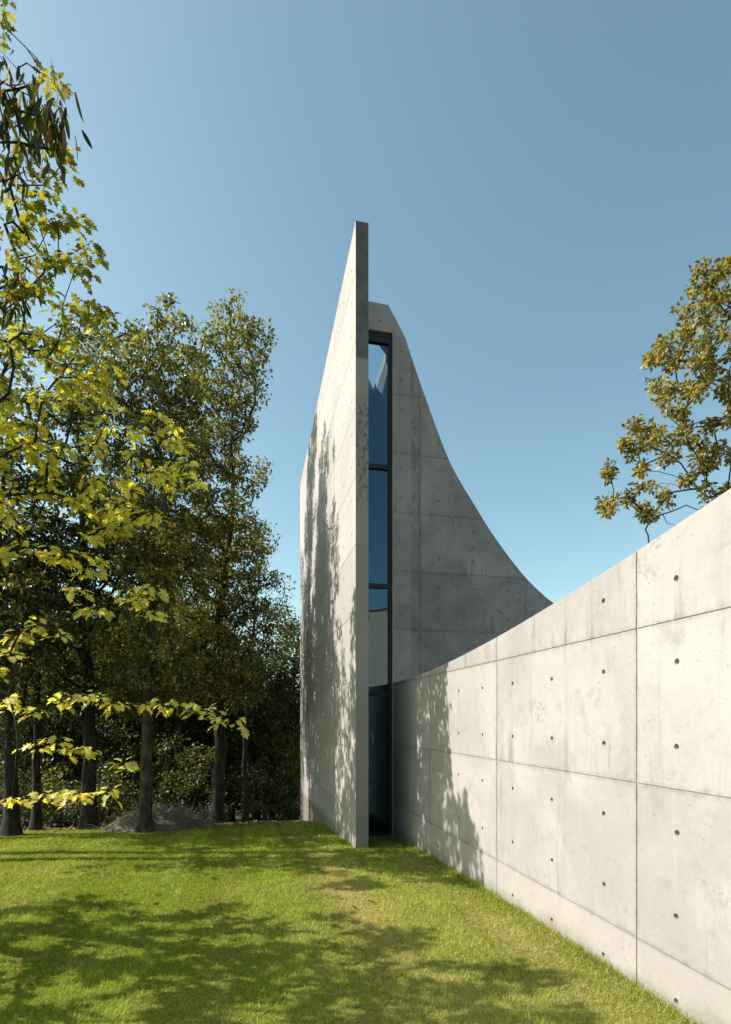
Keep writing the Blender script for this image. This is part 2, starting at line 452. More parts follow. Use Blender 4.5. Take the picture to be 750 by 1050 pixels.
# grass blades
def make_grass():
    Vs, Ts, Cs = [], [], []
    n0 = 0
    pts = []
    for y0 in np.arange(1.6, 11.8, 0.2):
        dens = min(11000.0, 11000.0 * (3.6 / max(y0, 1.0)) ** 1.35)
        xl, xr = -0.75 * y0 - 3.0, 2.6
        n = int(dens * 0.2 * (xr - xl))
        x = rng.uniform(xl, xr, n); y = rng.uniform(y0, y0 + 0.2, n)
        a, b = ab(x, y)
        inwood = np.clip((y - lawn_edge(x)) / 0.5 + 0.2, 0, 1)
        ok = (a < 2.228) & ~((a > 1.43) & (a < 1.63) & (b > 7.04)) & ~((a > 1.6) & (b > 8.05)) & (rng.random(n) > inwood)
        pts.append(np.stack([x[ok], y[ok]], 1))
    pts = np.concatenate(pts)
    x, y = pts[:, 0], pts[:, 1]; n = len(x)
    dist = np.clip(y / 4.0, 0.7, 2.5)
    clump = vnoise(x * 7, y * 7) * 0.6 + vnoise(x * 21, y * 21) * 0.4
    L = (0.013 + 0.026 * clump ** 1.3) * rng.uniform(0.6, 1.25, n)
    a, b = ab(x, y)
    # taller uncut fringe against the concrete
    edge = np.clip(1 - (2.235 - a) / 0.10, 0, 1)
    L = L * (1 + 2.0 * edge)
    wid = 0.0026 * dist * rng.uniform(0.7, 1.3, n)
    ang = rng.uniform(0, 2 * np.pi, n)
    lean = rng.uniform(0.3, 1.5, n)
    la = rng.uniform(0, 2 * np.pi, n)
    stripe = np.sign(np.sin(a * 2 * np.pi / 1.1))
    lx = np.cos(la) * lean + 0.25 * stripe * CV[0]; ly = np.sin(la) * lean + 0.25 * stripe * CV[1]
    z = zg(x, y) + 0.010
    bx, by = np.cos(ang) * wid, np.sin(ang) * wid
    V = np.empty((n, 3, 3), np.float32)
    V[:, 0] = np.stack([x - bx, y - by, z], 1)
    V[:, 1] = np.stack([x + bx, y + by, z], 1)
    V[:, 2] = np.stack([x + lx * L, y + ly * L, z + L], 1)
    dry = lawn_tone(x, y)
    g0 = np.array([0.11, 0.15, 0.010]); g1 = np.array([0.37, 0.44, 0.034]); g2 = np.array([0.62, 0.53, 0.20])
    t = rng.random(n)[:, None] * 0.8 + vnoise(x * 2.5, y * 2.5)[:, None] * 0.3
    colr = (g0 + (g1 - g0) * np.clip(t, 0, 1)) * (0.62 + 0.75 * clump)[:, None] * (1 + 0.09 * np.sign(np.sin(a * 2 * np.pi / 1.1)))[:, None]
    d = (rng.random(n) < (0.05 + 0.85 * dry))[:, None] * rng.uniform(0.4, 1, n)[:, None]
    colr = colr * (1 - d) + g2 * d
    tint = np.repeat(colr, 3, axis=0)
    T = np.arange(n * 3).reshape(n, 3)
    return mesh_np('grass', V.reshape(-1, 3), T, tint=tint)
grass = link('grass', make_grass(), None, leaf_mat('grass_blade', 0.35, 0.6, 0.2))
tag(grass, 'short blades of grass covering the sunlit lawn', 'grass', kind='stuff')

# ------------------------------------------------------------------ leaves
def frames(d, up):
    d = d / np.linalg.norm(d, axis=1, keepdims=True)
    s = np.cross(d, up); s /= np.linalg.norm(s, axis=1, keepdims=True) + 1e-9
    n = np.cross(s, d)
    return d, s, n

TEMPL = {}
# oval, folded on the midrib
TEMPL['oval'] = (np.array([[0, 0, 0], [0.45, 0.30, 0.07], [1, 0, -0.12], [0.45, -0.30, 0.07]]), np.array([[0, 2, 1], [0, 3, 2]]))
# deeply lobed star leaf
def star():
    rad = [0.10, 0.46, 0.34, 0.68, 0.46, 0.82, 0.48, 0.90]
    angs = [math.pi * 0.97, math.pi * 0.72, math.pi * 0.57, math.pi * 0.42, math.pi * 0.30, math.pi * 0.20, math.pi * 0.11, 0.0]
    pts = [(0.30 + r * math.cos(a) * 0.76, r * math.sin(a) * 0.85) for r, a in zip(rad, angs)]
    pts = pts + [(x, -y) for x, y in pts[-2::-1]]
    V = [(0.30, 0, 0.0)] + [(x, y, 0.16 * abs(y) - 0.18 * max(0, x - 0.3) ** 2) for x, y in pts]
    T = [(0, i + 1, i) for i in range(1, len(pts))] + [(0, 1, len(pts))]
    return np.array(V), np.array(T)
TEMPL['star'] = star()
def lobed():
    out = [(0.0, 0.02), (0.16, 0.07), (0.24, 0.26), (0.36, 0.13), (0.50, 0.38), (0.60, 0.15), (0.74, 0.29), (0.82, 0.10), (1.0, 0.0)]
    V, T = [], []
    for x, y in out:
        zc = -0.22 * x * x
        V += [(x * 0.98 - 0.02, y, zc + 0.30 * y), (x, 0, zc), (x * 0.98 - 0.02, -y, zc + 0.30 * y)]
    for i in range(len(out) - 1):
        a = i * 3
        T += [(a, a + 1, a + 4), (a, a + 4, a + 3), (a + 1, a + 2, a + 5), (a + 1, a + 5, a + 4)]
    return np.array(V), np.array(T)
TEMPL['lobed'] = lobed()
def lance():
    V, T = [], []
    K = 5
    for i in range(K + 1):
        t = i / K
        w = 0.105 * math.sin(math.pi * min(1, 0.08 + t * 0.92)) ** 0.7
        if i == K: w = 0.004
        V += [(t, w, 0.03 - 0.12 * t * t), (t, 0, -0.12 * t * t), (t, -w, 0.03 - 0.12 * t * t)]
    for i in range(K):
        a = i * 3
        T += [(a, a + 1, a + 4), (a, a + 4, a + 3), (a + 1, a + 2, a + 5), (a + 1, a + 5, a + 4)]
    return np.array(V), np.array(T)
TEMPL['lance'] = lance()
TEMPL['straw'] = (np.array([[0, 0.012, 0], [0, -0.012, 0], [0.5, 0.010, 0.02], [0.5, -0.010, 0.02], [1, 0, -0.02]]), np.array([[0, 1, 3], [0, 3, 2], [2, 3, 4]]))

def leaves_mesh(name, pos, d, up, size, col, kind):
    TV, TT = TEMPL[kind]
    d, s, n = frames(d, up)
    sz = size[:, None]
    V = pos[:, None, :] + sz[:, None] * (TV[None, :, 0:1] * d[:, None] + TV[None, :, 1:2] * s[:, None] + TV[None, :, 2:3] * n[:, None])
    T = TT[None] + (np.arange(len(pos)) * len(TV))[:, None, None]
    tint = np.repeat(col, len(TV), axis=0)
    return mesh_np(name, V.reshape(-1, 3), T.reshape(-1, 3), tint=tint)

def palette(n, cols, weights, jit=0.18):
    cols = np.array(cols); w = np.array(weights, float); w /= w.sum()
    i = rng.choice(len(cols), n, p=w)
    c = cols[i] * rng.uniform(1 - jit, 1 + jit, (n, 1)) * rng.uniform(1 - jit * 0.4, 1 + jit * 0.4, (n, 3))
    return c

# ------------------------------------------------------------------ tree skeletons
class Skel:
    def __init__(s): s.p, s.par, s.tips, s.cap, s.ntrunk, s.floor_ = [], [], [], None, 0, 0
    def add(s, p, par):
        s.p.append(np.asarray(p, float)); s.par.append(par); return len(s.p) - 1
    def polyline(s, pts, par=-1, seg=0.4, jit=0.018):
        pts = [np.asarray(p, float) for p in pts]
        last = par if par >= 0 else s.add(pts[0], -1)
        for a, b in zip(pts[:-1], pts[1:]):
            n = max(1, int(np.linalg.norm(b - a) / seg))
            for k in range(1, n + 1):
                q = a + (b - a) * k / n
                if k < n: q = q + rng.normal(0, jit, 3)
                last = s.add(q, last)
        return last
    def connect(s, c, seg=0.3, up=0.35, jit=0.03, lo=0, minh=None):
        P = np.array(s.p)
        v = c - P
        dist = np.linalg.norm(v, axis=1)
        horiz = np.linalg.norm(v[:, :2], axis=1)
        cost = dist + 0.9 * np.clip(0.25 * horiz - v[:, 2], 0, None)
        if minh is not None: cost = cost + (P[:, 2] < minh) * 50
        cost[:lo] += 100
        i = int(np.argmin(cost))
        a = P[i]
        pd = P[i] - P[s.par[i]] if s.par[i] >= 0 else np.array([0, 0, 1.0])
        pd = pd / (np.linalg.norm(pd) + 1e-9)
        L = dist[i]
        ctrl = a + (0.5 * (c - a) / max(L, 1e-6) + 0.5 * pd) * L * 0.5 + np.array([0, 0, up * 0.15 * L])
        n = max(1, int(L / seg))
        last = i
        for k in range(1, n + 1):
            t = k / n
            q = (1 - t) ** 2 * a + 2 * t * (1 - t) * ctrl + t * t * c
            if k < n: q = q + rng.normal(0, jit, 3) * min(1, L)
            last = s.add(q, last)
        s.tips.append(last)
        return last
    def radii(s, R, r0=0.006, p=0.5):
        n = len(s.p)
        cnt = np.zeros(n)
        for t in s.tips: cnt[t] += 1
        ch = np.zeros(n, int)
        for i in range(n):
            if s.par[i] >= 0: ch[s.par[i]] += 1
        for i in range(n - 1, -1, -1):
            if ch[i] == 0 and cnt[i] == 0: cnt[i] = 1
            if s.par[i] >= 0: cnt[s.par[i]] += cnt[i]
        mx = cnt.max()
        r = np.maximum(r0, R * (cnt / mx) ** p)
        if s.ntrunk: r[:s.ntrunk] = np.minimum(r[:s.ntrunk], R * (1 - 0.88 * np.arange(s.ntrunk) / s.ntrunk))
        if s.cap is not None: r[s.ntrunk:] = np.minimum(r[s.ntrunk:], s.cap)
        if s.floor_: r[:s.ntrunk] = np.maximum(r[:s.ntrunk], s.floor_)
        return r
    def mesh(s, name, R, r0=0.006, p=0.5, flare=0.5, flare_h=0.5):
        rad = s.radii(R, r0, p)
        z0 = s.p[0][2]
        for i in range(len(s.p)):
            h = s.p[i][2] - z0
            if h < flare_h and rad[i] > R * 0.5: rad[i] *= 1 + flare * (1 - max(0, h) / flare_h) ** 2
        kids = [[] for _ in s.p]
        for i, q in enumerate(s.par):
            if q >= 0: kids[q].append(i)
        V, Fc = [], []
        starts = [(0, None)]
        while starts:
            i, par = starts.pop()
            chain = [] if par is None else [par]
            rr = [] if par is None else [min(rad[par], rad[i] * 1.25)]
            while True:
                chain.append(i); rr.append(rad[i])
                k = kids[i]
                if not k: break
                k = sorted(k, key=lambda q: -rad[q])
                for q in k[1:]: starts.append((q, i))
                i = k[0]
            if len(chain) < 2: continue
            rmax = max(rr)
            ns = 10 if rmax > 0.08 else 6 if rmax > 0.025 else 4 if rmax > 0.01 else 3
            pts = [s.p[q] for q in chain]
            t = pts[1] - pts[0]; t /= np.linalg.norm(t) + 1e-9
            x = np.cross(t, [0.3, 0.9, 0.1]); x /= np.linalg.norm(x)
            prev = None
            for q in range(len(pts)):
                if q == 0: tt = pts[1] - pts[0]
                elif q == len(pts) - 1: tt = pts[q] - pts[q - 1]
                else: tt = pts[q + 1] - pts[q - 1]
                tt = tt / (np.linalg.norm(tt) + 1e-9)
                x = x - tt * np.dot(x, tt); x /= np.linalg.norm(x) + 1e-9
                yv = np.cross(tt, x)
                r = rr[q] if q < len(pts) - 1 else rr[q] * 0.5
                base = len(V)
                for k in range(ns):
                    an = 2 * math.pi * k / ns
                    wob = 1 + (0.10 * math.sin(3 * an + q * 0.6) if ns == 10 else 0)
                    V.append(pts[q] + (math.cos(an) * x + math.sin(an) * yv) * r * wob)
                if prev is not None:
                    for k in range(ns):
                        j = (k + 1) % ns
                        Fc.append((prev + k, prev + j, base + j, base + k))
                prev = base
        return mesh_np(name, np.array(V), np.array(Fc), smooth=True)

def blob_clusters(blobs, n, spacing):
    """sample well spread points in a set of ellipsoids (centre, rx, ry, rz)"""
    vol = np.array([(b[1] * b[2] * b[3]) ** 0.72 for b in blobs]); vol /= vol.sum()
    out = []
    tries = 0
    while len(out) < n and tries < n * 40:
        tries += 1
        b = blobs[rng.choice(len(blobs), p=vol)]
        v = rng.normal(size=3); v /= np.linalg.norm(v)
        r = rng.random() ** 0.42
        p = b[0] + v * r * np.array(b[1:])
        if out:
            dd = np.linalg.norm(np.array(out) - p, axis=1).min()
            if dd < spacing: continue
        out.append(p)
    return np.array(out)

def cluster_leaves(cl, per, rad, size, upbias=0.6, flat=0.7, droop=0.2):
    """leaves round every cluster point: returns pos, dir, up, size"""
    n = len(cl) * per
    c = np.repeat(cl, per, axis=0)
    v = rng.normal(size=(n, 3)); v /= np.linalg.norm(v, axis=1, keepdims=True)
    r = rng.random(n) ** 0.6
    scale = np.repeat(rng.uniform(0.6, 1.25, len(cl)), per)
    pos = c + v * (r * rad * scale)[:, None] * np.array([1, 1, flat])
    d = v * 0.8 + rng.normal(0, 0.6, (n, 3)); d[:, 2] -= droop
    up = rng.normal(0, 1 - upbias, (n, 3)) + np.array([0, 0, upbias])
    return pos, d, up, size * rng.uniform(0.6, 1.25, n)

OAK = [(0.085, 0.10, 0.022), (0.15, 0.155, 0.034), (0.27, 0.24, 0.055), (0.30, 0.20, 0.06), (0.034, 0.046, 0.015)]
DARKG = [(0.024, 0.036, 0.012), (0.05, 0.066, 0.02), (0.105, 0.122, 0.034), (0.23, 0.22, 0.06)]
YEL = [(0.74, 0.66, 0.13), (0.60, 0.57, 0.11), (0.38, 0.41, 0.075), (0.62, 0.44, 0.06), (0.17, 0.20, 0.04)]
OLIVE = [(0.10, 0.105, 0.022), (0.20, 0.16, 0.03), (0.30, 0.19, 0.04), (0.06, 0.07, 0.018), (0.36, 0.26, 0.06)]

def tree(name, base, trunk, blobs, R, label, cat='tree', group=None, ncl=90, spacing=0.35, per=90, crad=0.5, lsize=0.10,
         cols=OAK, wts=(4, 4, 3, 1, 2), bark=None, leafkind='oval', leafm=None, low=0, extra=None, minh=None, upbias=0.6, seg=0.35, up=0.35):
    """base: world point; trunk: list of world points starting at the base; blobs in world coordinates"""
    root = empty(name, tuple(base))
    tag(root, label, cat, group)
    b = np.array(base)
    sk = Skel()
    sk.polyline([np.array(p) - b for p in trunk], seg=seg)
    cl = blob_clusters([(np.array(q[0]) - b,) + tuple(q[1:]) for q in blobs], ncl, spacing) if blobs else np.zeros((0, 3))
    if extra is not None and len(extra):
        cl = np.concatenate([cl, np.array(extra) - b]) if len(cl) else np.array(extra) - b
    sk.ntrunk = len(sk.p); sk.cap = R * 0.38
    T = np.array(sk.p)
    order = np.argsort([np.linalg.norm(T - c, axis=1).min() for c in cl])
    for i in order: sk.connect(cl[i], seg=seg, lo=low, minh=minh, up=up)
    link('trunk', sk.mesh('trunk', R), root, bark or M_bark_dark)
    pos, d, u, s = cluster_leaves(cl, per, crad, lsize, upbias)
    # a hue for each clump plus leaf to leaf scatter
    n = len(pos)
    hue = np.repeat(rng.uniform(0.55, 1.55, (len(cl), 1)), per, axis=0)
    c = palette(n, cols, wts) * hue
    link('crown', leaves_mesh('crown', pos, d, u, s, c, leafkind), root, leafm or M_leaf)
    return root

def B(x, y, d, rpx, squash=1.0, deep=1.0):
    r = rpx / F * d
    return (W(x, y, d), r, r * deep, r * squash)

def basept(x, d):
    X = (x - HX) / F * d
    return np.array([X, d, zg1(X, d) - 0.05])

def trunk_to(base, pts): return [base] + [np.array(p) for p in pts]

# ================================================================== the chapel
A_SL, B_SL, T_SL = 1.4427, 7.055, 0.172          # slab: left face, near end, thickness
B_END, B_BACK = 8.065, 14.3                       # end wall face, rear of the building
chx, chy = xy(A_SL, B_SL)
chapel = empty('chapel', (chx, chy, 0), TH)
tag(chapel, 'bare concrete chapel with a tall straight slab, narrow window strip and concave swooping roofline', 'chapel')
LA, LB = lambda a: a - A_SL, lambda b: b - B_SL

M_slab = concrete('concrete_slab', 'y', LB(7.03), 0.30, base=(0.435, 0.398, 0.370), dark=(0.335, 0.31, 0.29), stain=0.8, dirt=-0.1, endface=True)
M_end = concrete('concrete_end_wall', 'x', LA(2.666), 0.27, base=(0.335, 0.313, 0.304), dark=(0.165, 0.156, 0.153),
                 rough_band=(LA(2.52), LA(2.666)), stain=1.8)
M_roof = concrete('concrete_roof', 'x', 0, 0, base=(0.30, 0.29, 0.27), dark=(0.22, 0.21, 0.2))

# slab, a tall wall standing free of the end wall
bm = bmesh.new()
prism_bm(bm, [(0, -0.9), (LB(14.3), -2.6), (LB(14.3), EYE + 6.10), (0, EYE + 6.57)], 'y', 0, T_SL)
slab_me = bm_mesh(bm, 'slab_wall')
bm1 = bmesh.new(); bm2 = bmesh.new(); bm3 = bmesh.new()
for k in range(1, 4): box_bm(bm1, -0.02, 0.005, LB(7.03 + 1.8 * k) - 0.004, LB(7.03 + 1.8 * k) + 0.004, -3, 9.5)
for k in range(-1, 9):
    z = 0.30 + 0.9 * k
    box_bm(bm2, -0.02, 0.004, -0.02, 8, z - 0.003, z + 0.003)
    for c_ in range(13):
        for dz in (-0.225, 0.225):
            s_, zz = LB(7.03 + 0.3 + 0.6 * c_), z + dz
            if s_ < 7.1 and zz < EYE + 6.4 - 0.47 * s_ / 7.2 - 0.05: cyl_bm(bm3, (s_, zz), 'x', 0.020, 0.015, -0.02, 0.025, 10)
slab_me = carve(slab_me, [bm_mesh(bm1, 'c'), bm_mesh(bm2, 'c'), bm_mesh(bm3, 'c')])
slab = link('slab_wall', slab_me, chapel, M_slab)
tag(slab, 'tall sunlit concrete slab with a straight top edge')

# end wall with the swooping outline
px = [(378, 310), (398.3, 312.8), (406, 327), (415.7, 346), (425, 375), (437, 409), (448, 440), (459.5, 470), (472, 494), (486.4, 517),
      (500, 540), (514, 560), (528, 579), (542, 595.5), (555, 608), (567, 618.3)]
prof = [on_front(x, y, B_END) for x, y in px]
prof[0] = (1.6175, EYE + 6.335)
prof += [(5.7, EYE + 1.52), (6.6, EYE + 1.20), (7.8, EYE + 0.95), (9.2, EYE + 0.85)]
# smooth the curved run (Chaikin) but keep the two straight facets at the top
head, run = prof[:3], prof[3:]
for _ in range(2):
    nw = [run[0]]
    for p, q in zip(run[:-1], run[1:]):
        nw += [(0.75 * p[0] + 0.25 * q[0], 0.75 * p[1] + 0.25 * q[1]), (0.25 * p[0] + 0.75 * q[0], 0.25 * p[1] + 0.75 * q[1])]
    run = nw + [run[-1]]
prof = head + run
PA = np.array([p[0] for p in prof]); PZ = np.array([p[1] for p in prof])
Z_LINT = EYE + 5.905
A_WR = 2.222                                       # right edge of the window opening
out = [(LA(A_WR), -0.9), (LA(A_WR), Z_LINT), (LA(1.6175), Z_LINT)] + [(LA(a), z) for a, z in prof] + [(LA(9.2), -0.9)]
bm = bmesh.new(); prism_bm(bm, out, 'x', LB(B_END), LB(B_END) + 0.25)
end_me = bm_mesh(bm, 'end_wall')
bm1 = bmesh.new(); bm2 = bmesh.new(); bm3 = bmesh.new()
fb = LB(B_END)
for a in (2.666, 4.443, 6.25):
    top = float(np.interp(a, PA, PZ))
    box_bm(bm1, LA(a) - 0.004, LA(a) + 0.004, fb - 0.03, fb + 0.005, -1.5, top - 0.42 if a < 3 else top + 0.2)
for k in range(-1, 9):
    z = 0.27 + 0.9 * k
    if z < 7.3: box_bm(bm2, LA(A_WR) - 0.1 if z < Z_LINT else LA(1.5), LA(9.4), fb - 0.03, fb + 0.004, z - 0.003, z + 0.003)
    for a in (2.366, 2.961, 3.553, 4.14, 4.74, 5.34):
        for dz in (-0.225, 0.225):
            if z + dz < float(np.interp(a, PA, PZ)) - 0.12 and random.random() < 0.72: cyl_bm(bm3, (LA(a), z + dz), 'y', 0.017, 0.013, fb - 0.02, fb + 0.018, 10)
for a in (1.80, 2.02): cyl_bm(bm3, (LA(a), EYE + 6.17 - (a - 1.8) * 0.5), 'y', 0.018, 0.014, fb - 0.02, fb + 0.02, 10)
end_me = carve(end_me, [bm_mesh(bm1, 'c'), bm_mesh(bm2, 'c'), bm_mesh(bm3, 'c')])
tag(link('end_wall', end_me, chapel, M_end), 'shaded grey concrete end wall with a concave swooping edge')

# roof shell following the same curve, with a wedge of open sky left beside the slab
bm = bmesh.new()
up_ = [(LA(a), z - 0.03) for a, z in prof]; lo_ = [(LA(a) - 0.03, z - 0.13) for a, z in prof][::-1]
lo_[-1] = (LA(1.6175), lo_[-1][1])
prism_bm(bm, up_ + lo_, 'x', LB(B_END) + 0.25, LB(B_BACK))
roof_me = bm_mesh(bm, 'roof')
def hit_roof(x, y):
    """where the view ray through a photo pixel meets the underside of the roof"""
    for d in np.arange(8.5, 14, 0.01):
        p = W(x, y, d); a, b = ab(p[0], p[1])
        if p[2] > np.interp(a, PA, PZ) - 0.11: return LA(a), LB(b)
    return None
q1, q2, q0 = hit_roof(397, 361), hit_roof(383, 403), hit_roof(378, 359)
bm = bmesh.new()
ring = [(LA(1.60), q0[1] - 0.03), q1, q2, (LA(1.60), q2[1] - 0.25)]
lo = [bm.verts.new((x, y, 3)) for x, y in ring]; hi = [bm.verts.new((x, y, 12)) for x, y in ring]
bm.faces.new(lo); bm.faces.new(hi)
for i in range(4): bm.faces.new((lo[i], lo[(i + 1) % 4], hi[(i + 1) % 4], hi[i]))
roof_me = carve(roof_me, [bm_mesh(bm, 'c')])
link('roof', roof_me, chapel, M_roof)
bm = bmesh.new()
prism_bm(bm, [(LA(1.6175), -2.4)] + [(LA(a), z - 0.145) for a, z in prof] + [(LA(9.2), -2.4)], 'x', LB(B_BACK) - 0.25, LB(B_BACK) - 0.003)
link('rear_wall', bm_mesh(bm, 'rear_wall'), chapel, M_roof)
bm = bmesh.new(); box_bm(bm, LA(9.2) - 0.25, LA(9.2) - 0.003, LB(B_END) + 0.255, LB(B_BACK) - 0.255, -2.4, EYE + 0.60)
link('side_wall', bm_mesh(bm, 'side_wall'), chapel, M_roof)
bm = bmesh.new(); box_bm(bm, LA(1.62), LA(9.0), LB(B_END) + 0.01, LB(B_BACK) - 0.26, -0.9, -0.22)
link('floor', bm_mesh(bm, 'floor'), chapel, simple('stone_floor', (0.12, 0.115, 0.105), 0.6))

# window
M_frame = simple('dark_bronze', (0.006, 0.005, 0.0045), 0.6, 0.0, 0.15, 20, 0.05)
N = NT('tinted_glass')
tr = N.n('ShaderNodeBsdfTransparent'); tr.inputs[0].default_value = rgb(0.66, 0.80, 0.86)
gl = N.n('ShaderNodeBsdfGlossy'); gl.inputs['Color'].default_value = rgb(0.30, 0.50, 0.68); gl.inputs['Roughness'].default_value = 0.015
fr = N.n('ShaderNodeFresnel'); fr.inputs['IOR'].default_value = 1.9
tc = N.n('ShaderNodeTexCoord')
bp = N.n('ShaderNodeBump'); bp.inputs['Strength'].default_value = 0.04; bp.inputs['Distance'].default_value = 0.02
N.l(N.noise(tc.outputs['Object'], 1.3, 2, 0.5), bp.inputs['Height']); N.l(bp.outputs[0], gl.inputs['Normal'])
mx = N.n('ShaderNodeMixShader'); N.l(N.math('ADD', fr.outputs[0], 0.10), mx.inputs[0]); N.l(tr.outputs[0], mx.inputs[1]); N.l(gl.outputs[0], mx.inputs[2])
N.l(mx.outputs[0], N.out.inputs[0]); M_glass = N.m

fy0, fy1 = LB(B_END) + 0.035, LB(B_END) + 0.11
zb, zt = -0.20, Z_LINT
xl, xr = LA(1.6175), LA(A_WR)
bm = bmesh.new()
box_bm(bm, xl, xl + 0.045, fy0, fy1, zb + 0.07, zt - 0.15)
box_bm(bm, xr - 0.048, xr, fy0, fy1, zb + 0.07, zt - 0.15)
box_bm(bm, xl, xr, fy0, fy1, zt - 0.15, zt)
box_bm(bm, xl, xr, fy0, fy1, zb, zb + 0.07)
win = link('window', bm_mesh(bm, 'window'), chapel, M_frame)
tag(win, 'narrow full height strip of tinted blue glass in a dark frame')
zm = [EYE + (HY - y) / F * 8.37 for y in (712, 601, 479)]
for z in zm:
    bm = bmesh.new(); box_bm(bm, xl + 0.046, xr - 0.049, fy0 + 0.004, fy1 - 0.004, z - 0.034, z + 0.034)
    link('mullion', bm_mesh(bm, 'mullion'), win, M_frame)
edges = [zb + 0.07] + zm + [zt - 0.15]
for i in range(4):
    p0 = edges[i] + (0.035 if i else 0.001); p1 = edges[i + 1] - (0.035 if i < 3 else 0.001)
    me = mesh_np('pane', [(xl + 0.046, fy0 + 0.035, p0), (xr - 0.049, fy0 + 0.035, p0), (xr - 0.049, fy0 + 0.035, p1), (xl + 0.046, fy0 + 0.035, p1)], polys=[(0, 1, 2, 3)])
    link('pane', me, win, M_glass)
bm = bmesh.new(); box_bm(bm, xl, xr, LB(B_END) - 0.02, LB(B_END) + 0.033, -0.6, -0.19)
link('sill', bm_mesh(bm, 'sill'), chapel, M_roof)

# ================================================================== long wall on the right
A_W, B0, B1 = 2.235, -7.0, 8.062
wx, wy = xy(A_W, 0)
gw = empty('concrete_wall', (wx, wy, 0), TH)
tag(gw, 'long sunlit fair faced concrete wall with round tie holes, its top rising towards the viewer', 'wall')
M_wall = concrete('concrete_long_wall', 'y', 2.762, 0.325, base=(0.402, 0.365, 0.344), dark=(0.275, 0.254, 0.241), stain=1.6, dirt=0.13, plinth=0.325)
zs = np.array([-6.5, -5, 1, 2.0, 2.564, 3.157, 4.04, 4.93, 6.0, 6.8, 7.6, 8.3, 9])
hs = np.array([2.8, 2.5, 1.38, 1.19, 1.083, 0.976, 0.848, 0.735, 0.635, 0.582, 0.556, 0.548, 0.548])
bb = np.linspace(B0, B1, 61)
zz_ = (bb + 0.4988) / 1.0246
hh = np.interp(zz_, zs, hs)
kk = np.array([1, 2, 3, 2, 1]) / 9.0
hh = np.convolve(np.pad(hh, 2, mode='edge'), kk, mode='valid')
outl = [(B0, -0.9)] + [(float(b), EYE + float(h)) for b, h in zip(bb, hh)] + [(B1, -0.9)]
bm = bmesh.new(); prism_bm(bm, outl, 'y', 0, 0.25)
wall_me = bm_mesh(bm, 'concrete_wall')
bm1 = bmesh.new(); bm2 = bmesh.new(); bm3 = bmesh.new()
for k in range(-5, 3):
    b = 2.762 + 1.8 * k
    box_bm(bm1, -0.03, 0.006, b - 0.0036, b + 0.0036, -1.5, 5)
for z, hw in ((2.125, 0.0028), (1.225, 0.004), (0.325, 0.003), (3.025, 0.003)):
    box_bm(bm2, -0.03, 0.005, B0 - 1, B1 + 1, z - hw, z + hw)
r_ = random.Random(5)
for k in range(-14, 10):
    b = 2.762 + 0.3 + 0.6 * k
    for j in range(8):
        z = 0.10 + 0.45 * j
        if b < B1 - 0.1 and z < EYE + float(np.interp(b, bb, hh)) - 0.10:
            cyl_bm(bm3, (b + r_.uniform(-.006, .006), z + r_.uniform(-.006, .006)), 'x', 0.0185, 0.015, -0.02, 0.028, 14)
wall_me = carve(wall_me, [bm_mesh(bm1, 'c'), bm_mesh(bm2, 'c'), bm_mesh(bm3, 'c')])
link('wall_body', wall_me, gw, M_wall)

# ================================================================== the wood on the left
def stick(sk, pts, seg=0.35): return sk

GW = None
# --- front row, each with its own trunk and crown
def wood_tree(x, d, R, blobs, label, top, lean=0.0, bark=None, cols=OAK, wts=(4, 4, 3, 1, 2), ncl=90, per=200, crad=0.40, lsize=0.078, name='oak_tree', forks=None, spacing=0.32, leafm=None, minh=None):
    b = basept(x, d)
    p = [b]
    H = W(x, top, d)[2]
    for t in (0.25, 0.5, 0.75, 1.0):
        p.append(np.array([b[0] + lean * t * t + rng.normal(0, 0.05), b[1] + rng.normal(0, 0.08), b[2] + (H - b[2]) * t]))
    bl = [B(q[0], q[1], q[2] + (rng.normal(0, 0.5) if q[3] < 36 else rng.normal(0, 0.2)), *q[3:]) for q in blobs]
    return tree(name, b, p, bl, R, label, 'tree', None, ncl, spacing, per, crad, lsize, cols, wts, bark, low=3, minh=minh, leafm=leafm)

wood_tree(150, 9.7, 0.115, [(175, 310, 10, 9), (165, 322, 10, 12), (184, 327, 10, 11), (150, 322, 10, 10), (138, 336, 10, 13), (172, 346, 10, 20), (196, 352, 10.1, 13), (160, 372, 10, 26), (190, 380, 10.1, 24),
           (130, 366, 10, 22), (104, 340, 10.2, 15), (88, 328, 10.2, 12), (70, 338, 10.3, 13), (120, 392, 10, 28), (150, 412, 9.9, 36), (186, 424, 10, 34), (100, 432, 10, 40), (170, 470, 10.2, 50), (120, 530, 10.4, 55), (180, 560, 10.2, 42),
           (150, 600, 9.3, 40), (135, 660, 9.3, 40), (170, 680, 9.4, 35), (150, 545, 9.3, 45), (150, 715, 9.4, 26), (120, 705, 9.6, 24)],
          'slim oak with a pale grey trunk rising at the edge of the grey earth mound', 400, 0.3, M_bark_pale, ncl=400, minh=2.6, per=75, crad=0.21, spacing=0.26, lsize=0.085)
